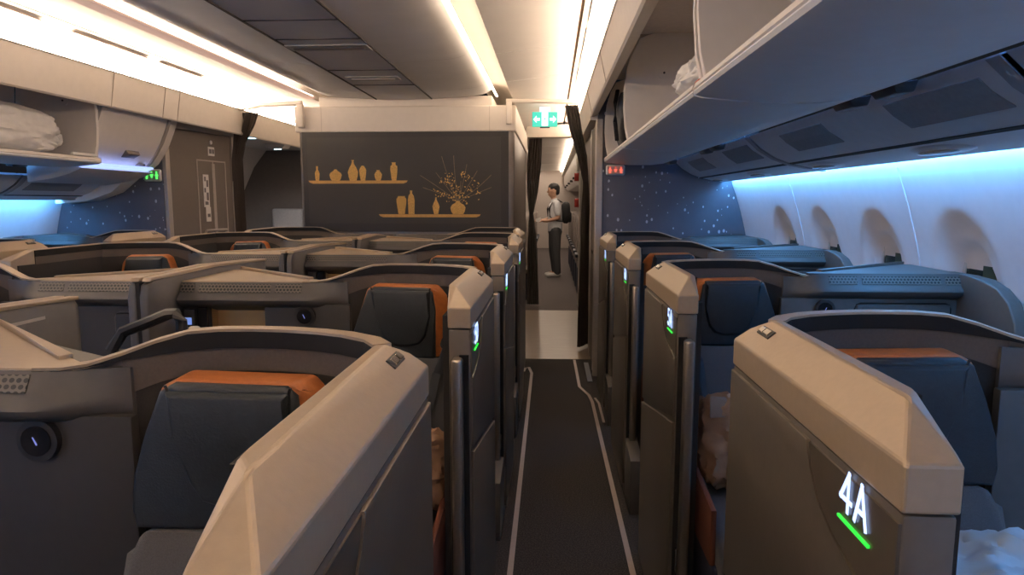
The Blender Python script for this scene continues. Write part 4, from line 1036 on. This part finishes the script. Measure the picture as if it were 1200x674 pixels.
# ------------------------------------------------------------------ the person
PX, PY = .07, 13.0
p = empty('person', (PX, PY, 0), 'person in a white t-shirt and grey trousers in the far aisle wearing a black backpack', 'person', rot=(0, 0, R(8)))
body = [((0, 0, .93), .125, (.01, 0, 1.10), .115), ((.01, 0, 1.10), .12, (-.005, 0, 1.30), .115), ((-.005, -.13, 1.38), .055, (-.005, .13, 1.38), .055), ((-.01, 0, 1.38), .06, (-.035, 0, 1.50), .05),
        ((-.05, 0, 1.555), .075, (-.045, 0, 1.62), .092)]
for s in (-1, 1):
    h = (0, s * .085, .90); kn = (-.015 * s - .01, s * .10, .49); an = (.03, s * .11, .09)
    body += [(h, .088, kn, .058), (kn, .055, an, .038), (an, .036, (-.12, s * .12, .035), .03)]
    sh = (0, s * .185, 1.38); el = (.03, s * .23, 1.12); wr = (-.19 - .03 * s, s * .18, 1.06); hd = (-.26 - .03 * s, s * .16, 1.065)
    body += [(sh, .052, el, .04), (el, .04, wr, .028), (wr, .028, hd, .034)]
    for f in range(4):
        a = Vector(hd) + Vector((-.015, (f - 1.5) * .018, .005)); b = a + Vector((-.04 - .008 * (f in (1, 2)), 0, -.006)); c = b + Vector((-.022, 0, -.025))
        body += [(tuple(a), .009, tuple(b), .0085), (tuple(b), .0085, tuple(c), .0075)]
    a = Vector(wr) + Vector((-.03, -s * .025, .005)); b = a + Vector((-.04, -s * .025, .0)); c = b + Vector((-.03, 0, -.005)); body += [(tuple(a), .012, tuple(b), .010), (tuple(b), .010, tuple(c), .009)]
ell = [((-.045, 0, 1.64), (.098, .076, .105)), ((-.085, 0, 1.56), (.05, .055, .05)), ((-.142, 0, 1.60), (.022, .014, .018)), ((-.128, 0, 1.548), (.014, .024, .008)), ((-.03, .078, 1.60), (.02, .012, .03)), ((-.03, -.078, 1.60), (.02, .012, .03)), ((-.128, 0, 1.635), (.016, .045, .012))]
remeshed('body', capsules(body, ell), SKIN, p, .0065, 4)
shirt = [((0, -.045, .90), .135, (0, -.04, 1.10), .13), ((0, .045, .90), .135, (0, .04, 1.10), .13), ((0, -.045, 1.10), .13, (-.005, -.06, 1.31), .118), ((0, .045, 1.10), .13, (-.005, .06, 1.31), .118), ((-.005, -.14, 1.385), .068, (-.005, .14, 1.385), .068), ((-.01, 0, 1.38), .075, (-.02, 0, 1.445), .062)]
for s in (-1, 1): shirt += [((0, s * .185, 1.38), .07, (.022, s * .218, 1.20), .062)]
remeshed('tshirt', capsules(shirt), TSHIRT, p, .01, 5)
tr = [((0, -.05, .86), .128, (0, .05, .86), .128)]
for s in (-1, 1):
    h = (0, s * .085, .88); kn = (-.015 * s - .01, s * .10, .49); an = (.03, s * .11, .10)
    tr += [(h, .112, kn, .082), (kn, .08, an, .072)]
remeshed('trousers', capsules(tr), TROUS, p, .01, 5)
for s in (-1, 1):
    remeshed('shoe', capsules([((.06, s * .11, .045), .045, (-.06, s * .12, .042), .045), ((-.06, s * .12, .042), .045, (-.15, s * .13, .032), .032)]), SHOE, p, .008, 4)
hair = blob((-.028, 0, 1.672), (.105, .086, .092), 4, .10, 3, 2, 2.2)
for v in list(hair.verts):
    if v.co.x < -.10 and v.co.z < 1.68: v.co.x = -.10
link('hair', hair, HAIR, p, True)
link('hair_back', blob((.03, 0, 1.615), (.05, .078, .075), 3, .08, 3, 5), HAIR, p, True)
e = empty('backpack', (PX + .17, PY + .02, 1.0), 'black backpack worn by the person in the far aisle', 'backpack', rot=(0, 0, R(8)))
link('pack_body', blob((.03, 0, .21), (.075, .15, .20), 4, .06, 3, 1, 3), DARKCLOTH, e, True)
link('front_pocket', blob((.10, 0, .13), (.035, .11, .10), 3, .06, 3, 3, 3), DARKCLOTH, e, True)
for s in (-1, 1): link('strap', tube([(-.05, s * .11, .40), (-.14, s * .12, .455), (-.245, s * .115, .40), (-.30, s * .11, .28), (-.29, s * .12, .14), (-.16, s * .16, .06), (-.03, s * .13, .05)], .02, 6, flat=.5), DARKCLOTH, e, True)
tag(link('paper_card', hull([(-.29, PY - .20, 1.045), (-.20, PY - .20, 1.045), (-.29, PY - .20, 1.10), (-.20, PY - .20, 1.13), (-.29, PY - .195, 1.045), (-.20, PY - .195, 1.13)]), WHITEP), 'white card held by the person in the far aisle', 'card')

# ------------------------------------------------------------------ camera, world, colour
cam = bpy.data.cameras.new('camera'); co = bpy.data.objects.new('camera', cam); COL.objects.link(co); sc.camera = co
F_, VX_, VY_ = 800., 646., 236.
cam.sensor_fit = 'HORIZONTAL'; cam.sensor_width = 36; cam.lens = 36 * F_ / 1200; cam.clip_start = .02; cam.clip_end = 100
yaw = atan((VX_ - 600) / F_); pit = atan((337 - VY_) / F_ * cos(yaw))
co.location = (0, 0, 1.42); co.rotation_euler = (pi / 2 - pit, 0, yaw)
w = bpy.data.worlds.new('world'); sc.world = w; w.use_nodes = True
w.node_tree.nodes['Background'].inputs[0].default_value = (.02, .022, .028, 1); w.node_tree.nodes['Background'].inputs[1].default_value = .3
sc.view_settings.view_transform = 'Standard'; sc.view_settings.look = 'None'; sc.view_settings.gamma = 1; sc.view_settings.use_curve_mapping = False
sc.view_settings.exposure = 0.5
sc.cycles.use_denoising = True
sc.cycles.max_bounces = 8; sc.cycles.diffuse_bounces = 5
sc.cycles.sample_clamp_indirect = 4
